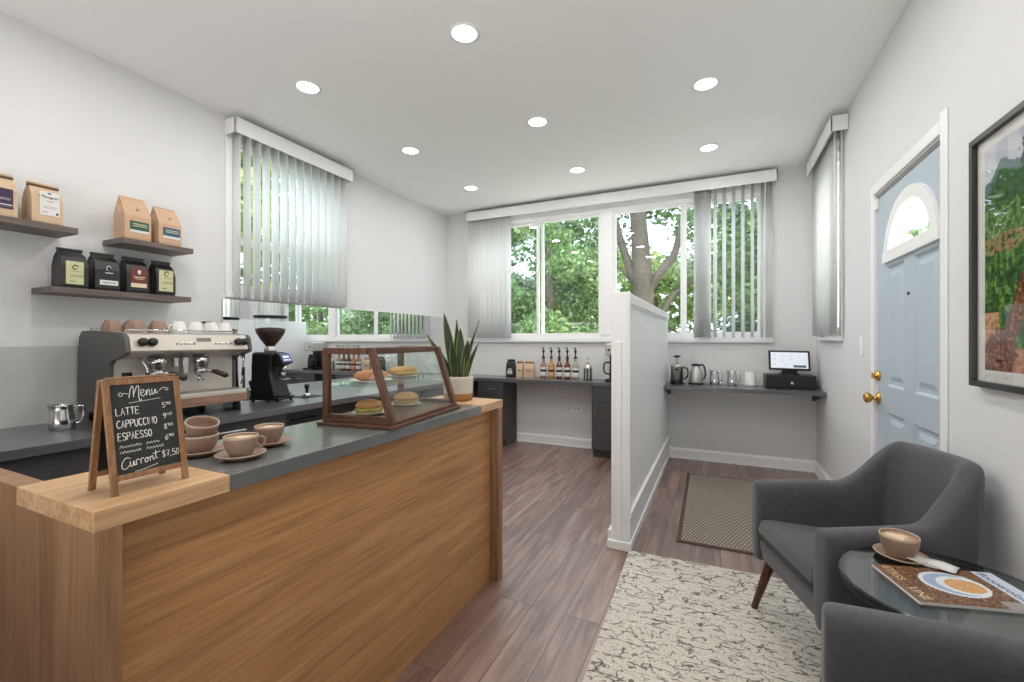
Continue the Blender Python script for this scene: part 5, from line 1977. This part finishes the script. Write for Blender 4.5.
def mat_weave():
    m, nt, b = nmat('woven_brown_mat')
    tc = nt.nodes.new('ShaderNodeTexCoord')
    br = nt.nodes.new('ShaderNodeTexBrick')
    br.offset = .5
    br.inputs['Scale'].default_value = 1
    br.inputs['Brick Width'].default_value = .021
    br.inputs['Row Height'].default_value = .026
    br.inputs['Mortar Size'].default_value = .0052
    br.inputs['Mortar Smooth'].default_value = .35
    br.inputs['Color1'].default_value = lin((66, 58, 52))
    br.inputs['Color2'].default_value = lin((84, 74, 66))
    br.inputs['Mortar'].default_value = lin((172, 160, 146))
    nt.links.new(tc.outputs['Object'], br.inputs['Vector'])
    nt.links.new(br.outputs['Color'], b.inputs['Base Color'])
    b.inputs['Roughness'].default_value = .9
    bp = nt.nodes.new('ShaderNodeBump')
    bp.inputs['Strength'].default_value = .6
    bp.inputs['Distance'].default_value = .003
    nt.links.new(br.outputs['Fac'], bp.inputs['Height'])
    nt.links.new(bp.outputs[0], b.inputs['Normal'])
    return m


rg = thing('area_rug', 'cream rug with broken dark lines under the armchairs', 'rug', (.17, 1.73, 0), radians(1.5))
MB().box(-.605, .61, -.85, .825, 0, .0105).build('pile', rug_mat(), rg, .004)
dm = thing('door_mat', 'brown woven mat on the floor beyond the armchair', 'mat', (.085, 3.52, 0), radians(1))
MB().box(-.322, .322, -.73, .73, 0, .008).build('border', mat('brown_mat_binding', (92, 76, 66), .9, var=.1, scale=80), dm, .003)
MB().box(-.297, .297, -.705, .705, .0075, .0105).build('weave', mat_weave(), dm)

# ------------------------------------------------------------------ framed picture (right wall)
FY0, FY1, FZ0, FZ1 = 1.416, 2.036, 1.045, 1.877
pc = thing('framed_picture', 'black-framed coffee farm photograph on the right wall', 'picture', (XR, (FY0 + FY1) / 2, (FZ0 + FZ1) / 2), -pi / 2)
fw, fh = (FY1 - FY0), (FZ1 - FZ0)
fr = MB()
t_ = .02
for (a, b2, c, d) in ((-fw / 2, fw / 2, fh / 2 - t_, fh / 2), (-fw / 2, fw / 2, -fh / 2, -fh / 2 + t_), (-fw / 2, -fw / 2 + t_, -fh / 2 + t_, fh / 2 - t_), (fw / 2 - t_, fw / 2, -fh / 2 + t_, fh / 2 - t_)):
    fr.box(a, b2, -.030, -.001, c, d)
fr.build('frame', mat('black_picture_frame', (46, 45, 44), .4, var=.1), pc, .0015)
MB().box(-fw / 2 + t_, fw / 2 - t_, -.014, -.004, -fh / 2 + t_, fh / 2 - t_).build('mount', M_paperw, pc)
pw, ph = fw - 2 * t_ - .09, fh - 2 * t_ - .075
cols = [(202, 206, 214), (182, 188, 200), (86, 112, 118), (66, 96, 70), (92, 122, 66), (58, 90, 44), (124, 144, 84), (150, 112, 78), (30, 58, 26), (56, 98, 38), (104, 142, 62), (92, 46, 34), (132, 72, 52), (196, 142, 110), (168, 112, 84), (200, 206, 150)]
pm_ = [mat('print_tone_%d' % i, c, .9, var=.25, scale=140, spec=.08) for i, c in enumerate(cols)]
from mathutils import noise as mn
nx, ny = 130, 190
vs = [(-pw / 2 + pw * i / nx, -.0146, ph / 2 - ph * j / ny) for i in range(nx + 1) for j in range(ny + 1)]
fs, ms = [], []
rr = random.Random(11)


def pic(u, v):
    n1 = mn.noise(Vector((u * 7, v * 9, 0)))
    n2 = mn.noise(Vector((u * 26, v * 34, 3)))
    n3 = mn.noise(Vector((u * 46, v * 60, 5)))
    n4 = mn.noise(Vector((u * 18 + v * 10, v * 16 - u * 12, 9)))
    ridge = .165 - .085 * math.exp(-((u - .20) / .10) ** 2) - .04 * math.exp(-((u - .36) / .08) ** 2) + .008 * n2
    # person at the right of the visible part
    if .47 < u < .62 and .20 < v < .52:
        return 13 if v < .30 else (15 if n2 > -.2 else 0)
    if math.hypot((u - .48) / .09, (v - .12) / .10) < 1 + .6 * n2:
        return 9 if n3 > 0 else 8
    if v < ridge:
        return 0 if n1 > -.1 else 1
    if v < ridge + .045 + .02 * n2:
        return 2
    if v < .27 + .06 * n1:
        return 3 if n4 > .02 else 5
    if v < .40 + .03 * n1:
        return (6 if n3 > .05 else 4) if n2 > -.02 else 5
    if .40 < v < .49 + .04 * n1 and u < .46 and n2 > -.22:
        return 7 if n3 > -.25 else 5
    # beans in a sack, running down to the left
    cx = .50 - (v - .56) * .80
    if v > .54 and abs(u - cx) < .075 + .02 * n1:
        return 14 if n3 > .32 else (12 if n3 > .05 else 11)
    if v > .80 and math.hypot((u - .17) / .17, (v - .93) / .11) < 1 + .25 * n2:
        return 14 if n3 > .32 else (12 if n3 > .05 else 11)
    if v > .74 and u < cx - .06 and u < .16 + .1 * (v - .74) and v < .97:
        return 13 if n2 > -.1 else 14
    if v > .90 and .28 < u < .52 + .04 * n2:
        return 13 if n2 > -.05 else 14
    if n4 > .16:
        return 10 if n3 > -.05 else 9
    if n4 < -.12:
        return 8
    return 9 if n2 > .08 else (5 if n3 > 0 else 8)


for i in range(nx):
    for j in range(ny):
        fs.append((i * (ny + 1) + j, i * (ny + 1) + j + 1, (i + 1) * (ny + 1) + j + 1, (i + 1) * (ny + 1) + j))
        ms.append(pic((i + .5) / nx, (j + .5) / ny))
pr = MB()
pr.add(vs, fs, ms)
pr.build('print', pm_, pc, fixn=False)
MB().box(-fw / 2 + t_, fw / 2 - t_, -.020, -.018, -fh / 2 + t_, fh / 2 - t_).build('glazing', thin_glass('picture_glass', (.98, .98, .98), 1.06), pc)

# ------------------------------------------------------------------ outdoors
GZ = -.35
struct('ground_lawn', MB().box(-30, 25, YF + 3, 40, GZ - .1, GZ).box(-30, XL - 2.4, -10, YF + 3, GZ - .1, GZ).box(XR + 2.4, 25, -10, YF + 3, GZ - .1, GZ), mat('lawn_green', (104, 128, 70), .9, var=.3, scale=3), 'green lawn around the building', cat='lawn')
struct('ground_bounce_paving', MB().box(XL - 2.4, XL - .15, -10, YF + 3, GZ - .1, GZ).box(XR + .15, XR + 2.4, -10, YF + 3, GZ - .1, GZ).box(XL - .15, XR + .15, YF + .15, YF + 3, GZ - .1, GZ), mat('pale_bounce_paving', (206, 202, 194), .9, var=.06), 'pale paving added around the building to bounce light indoors', cat='paving')  # unseen paving added to throw sunlight up onto the ceiling


def leaf_mat(name, c0, c1, c2):
    m = bpy.data.materials.new(name)
    m.use_nodes = True
    nt = m.node_tree
    b = nt.nodes['Principled BSDF']
    ge = nt.nodes.new('ShaderNodeNewGeometry')
    r = ramp(nt, [(0, lin(c0)), (.5, lin(c1)), (1, lin(c2))])
    nt.links.new(ge.outputs['Random Per Island'], r.inputs[0])
    nt.links.new(r.outputs[0], b.inputs['Base Color'])
    b.inputs['Roughness'].default_value = .55
    b.inputs['Specular IOR Level'].default_value = .25
    tr = nt.nodes.new('ShaderNodeBsdfTranslucent')
    nt.links.new(r.outputs[0], tr.inputs[0])
    ms_ = nt.nodes.new('ShaderNodeMixShader')
    ms_.inputs[0].default_value = .4
    nt.links.new(b.outputs[0], ms_.inputs[1])
    nt.links.new(tr.outputs[0], ms_.inputs[2])
    nt.links.new(ms_.outputs[0], nt.nodes['Material Output'].inputs[0])
    return m


LF_bright = leaf_mat('bright_leaf', (104, 136, 86), (140, 168, 108), (186, 206, 150))
LF_mid = leaf_mat('mid_leaf', (90, 116, 78), (124, 150, 102), (166, 186, 138))
LF_dark = leaf_mat('cool_dark_leaf', (86, 108, 90), (112, 134, 110), (146, 166, 138))
LF_yel = leaf_mat('yellow_green_leaf', (122, 146, 78), (158, 178, 98), (200, 210, 140))
M_bark = mat('grey_brown_bark', (108, 96, 84), .95, var=.7, scale=16, bump=1.0, bscale=14)


def leaves(mb, blobs, n, size, rng, droop=.0):
    tot = sum(b[3] * b[4] * b[5] for b in blobs)
    for (cx, cy, cz, rx, ry, rz_) in blobs:
        k = max(8, int(n * rx * ry * rz_ / tot))
        for _ in range(k):
            while True:
                p = Vector((rng.uniform(-1, 1), rng.uniform(-1, 1), rng.uniform(-1, 1)))
                if .25 < p.length < 1:
                    break
            q = Vector((cx + p.x * rx, cy + p.y * ry, cz + p.z * rz_))
            d = Vector((rng.uniform(-1, 1), rng.uniform(-1, 1), rng.uniform(-.8, .6) - droop)).normalized()
            s_ = d.cross(Vector((rng.uniform(-1, 1), rng.uniform(-1, 1), rng.uniform(-1, 1)))).normalized()
            L_ = size * rng.uniform(.6, 1.3)
            w_ = L_ * .32
            nn = d.cross(s_) * (L_ * .08)
            mb.add([q, q + d * L_ * .5 + s_ * w_ + nn, q + d * L_, q + d * L_ * .5 - s_ * w_ + nn], [(0, 1, 2, 3)])


def tree(label, base, crown, n, size, lmat, trunk=None, seed=1, name='tree', cat='tree', droop=0.0, branches=()):
    rng = random.Random(seed)
    t = thing(name, label, cat, base)
    mb = MB()
    leaves(mb, crown, n, size, rng, droop)
    mb.build('foliage', lmat, t, fixn=False)
    if trunk:
        tk = MB().tube(smooth_path([p[:3] for p in trunk], 4), [trunk[0][3] + (trunk[-1][3] - trunk[0][3]) * i / (4 * (len(trunk) - 1)) for i in range(4 * (len(trunk) - 1) + 1)], 14).build('trunk', M_bark, t)
        for br in branches:
            n_ = 4 * (len(br) - 1) + 1
            MB().tube(smooth_path([p[:3] for p in br], 4), [br[0][3] + (br[-1][3] - br[0][3]) * i / (n_ - 1) for i in range(n_)], 9).build('branch', M_bark, tk)
    return t


def blobs(rng, n, x0, x1, y0, y1, z0, z1, r0, r1):
    out = []
    for _ in range(n):
        r = rng.uniform(r0, r1)
        out.append((rng.uniform(x0, x1), rng.uniform(y0, y1), rng.uniform(z0, z1), r, r * .9, r * rng.uniform(.55, .8)))
    return out


rg_ = random.Random(21)
# big trunk tree at (-1.42, 9.5)
tree('large tree with thick grey-brown trunk outside the far window', (-1.42, 9.5, GZ),
     blobs(rg_, 14, -2.2, 2.0, -1.0, 1.5, 4.4, 7.0, .5, 1.0) + [(-.9, .6, 3.9, .5, .5, .35), (1.1, .5, 4.0, .55, .5, .4), (1.4, 0, 3.3, .45, .45, .4), (.9, .8, 3.0, .4, .4, .3), (1.5, .9, 2.4, .5, .5, .4), (.75, .9, 3.9, .35, .35, .25), (.45, 1.2, 3.4, .25, .25, .2), (-.5, .9, 4.0, .4, .4, .3)], 6500, .15, LF_mid,
     [(.08, 0, 0, .27), (.04, 0, 1.6, .23), (-.02, 0, 3.0, .2), (-.12, 0, 4.4, .17), (-.22, 0, 6.0, .12)], 3,
     branches=[[(-.02, 0, 2.5, .11), (-.28, 0, 3.1, .10), (-.46, -.1, 3.7, .09), (-.8, -.2, 4.9, .06)], [(-.1, 0, 2.6, .05), (-.35, 0, 2.95, .04), (-.7, 0, 3.25, .025)],
               [(.06, 0, 2.5, .10), (.35, 0, 2.95, .085), (.62, 0, 3.3, .075), (.8, 0, 4.1, .06)], [(.08, 0, 1.75, .08), (.35, 0, 2.05, .07), (.62, .1, 2.5, .055), (1.2, .2, 2.9, .04)], [(-.1, 0, 3.9, .08), (.1, .1, 4.6, .07), (.4, .2, 5.6, .05)]])
tree('feathery bright green tree outside the left half of the far window', (-3.2, 8.6, GZ),
     blobs(rg_, 26, -1.1, .85, -.8, .8, 1.3, 4.6, .35, .6), 14000, .115, LF_bright, [(0, 0, 0, .12), (.05, 0, 1.8, .09), (0, 0, 3.6, .04)], 5, droop=.5)
tree('cool green shrub tree at the left end of the far window', (-5.4, 9.6, GZ),
     blobs(rg_, 14, -1.2, 1.0, -.8, .8, 1.2, 4.8, .45, .7), 10000, .15, LF_dark, [(0, 0, 0, .12), (0, 0, 3, .05)], 6)
tree('yellow-green tree behind the thick trunk outside the far window', (-1.6, 13.0, GZ),
     blobs(rg_, 22, -2.2, 2.2, -.8, .8, .9, 3.9, .5, .8), 8000, .17, LF_yel, [(0, 0, 0, .14), (0, 0, 3, .05)], 7)
tree('dense tree outside the right half of the far window', (1.0, 9.0, GZ),
     blobs(rg_, 24, -.9, 1.2, -.7, .8, .8, 4.6, .4, .65), 8500, .14, LF_mid, [(0, 0, 0, .12), (0, 0, 3.5, .05)], 8)
tree('dark hedge tree far behind the right half of the window', (2.2, 13.0, GZ),
     blobs(rg_, 16, -2.4, 2.5, -.8, .8, 1.0, 5.4, .6, .9), 7000, .18, LF_dark, [(0, 0, 0, .14), (0, 0, 3, .05)], 9)
tree('tall background tree behind the feathery tree', (-5.6, 14.5, GZ),
     blobs(rg_, 30, -3.4, 2.5, -.8, .8, .9, 5.6, .6, .95), 13000, .18, LF_mid, [(0, 0, 0, .16), (0, 0, 4, .06)], 10)
tree('bright green tree outside the left wall window', (-6.6, 4.2, GZ),
     blobs(rg_, 20, -.8, .8, -2.2, 1.6, 1.4, 4.8, .4, .7), 5200, .18, LF_yel, [(0, 0, 0, .13), (0, 0, 3.6, .05)], 12)
tree('cool green tree farther outside the left wall window', (-9.5, 6.5, GZ),
     blobs(rg_, 16, -.9, .9, -3, 3, 1.2, 5.4, .6, .9), 3600, .22, LF_dark, [(0, 0, 0, .15), (0, 0, 4, .06)], 13)
tree('green tree far outside the right wall window', (9.0, 5.2, GZ),
     blobs(rg_, 14, -.7, .7, -2, 2, 1.0, 4.6, .5, .7), 2600, .2, LF_mid, [(0, 0, 0, .13), (0, 0, 3.6, .05)], 14)
tree('leafy tree to the right beyond the patio', (4.6, 9.6, GZ),
     blobs(rg_, 22, -1.6, 1.4, -1.4, 1.2, .8, 4.4, .5, .8), 7500, .17, LF_bright, [(0, 0, 0, .13), (0, 0, 3.4, .05)], 15)
tree('leafy tree far to the right behind the patio tree', (8.2, 12.5, GZ),
     blobs(rg_, 22, -2.4, 2.4, -1.4, 1.2, .8, 4.6, .6, .95), 6000, .2, LF_mid, [(0, 0, 0, .13), (0, 0, 3.4, .05)], 16)
hd_ = thing('hedge', 'long clipped hedge along the far end of the garden', 'hedge', (-2, 17.5, GZ))
hm = MB()
leaves(hm, blobs(random.Random(31), 80, -13, 13, -.4, .6, .8, 4.6, .8, 1.1), 24000, .2, random.Random(4))
hm.build('foliage', LF_dark, hd_, fixn=False)
tree('added tree outside the blue door, blocking sun on its arched pane', (3.6, 2.6, GZ),  # crown added to keep a sun patch off the floor
     blobs(rg_, 14, -.5, .5, -.55, .95, 4.6, 5.8, .45, .6), 6000, .16, LF_mid, [(0, 0, 0, .12), (.03, 0, 2.4, .09), (0, .1, 4.9, .05)], 17)
gw = thing('garden_wall', 'pale low garden wall beyond the trees', 'garden wall', (-4.6, 11.6, GZ))
MB().box(-2.2, 1.6, -.1, .1, 0, 1.95).build('wall_body', mat('pale_masonry', (206, 198, 186), .9, var=.08, scale=5), gw)
MB().box(-2.25, 1.65, -.14, .14, 1.95, 2.02).build('coping', mat('pale_coping', (220, 214, 204), .9), gw)
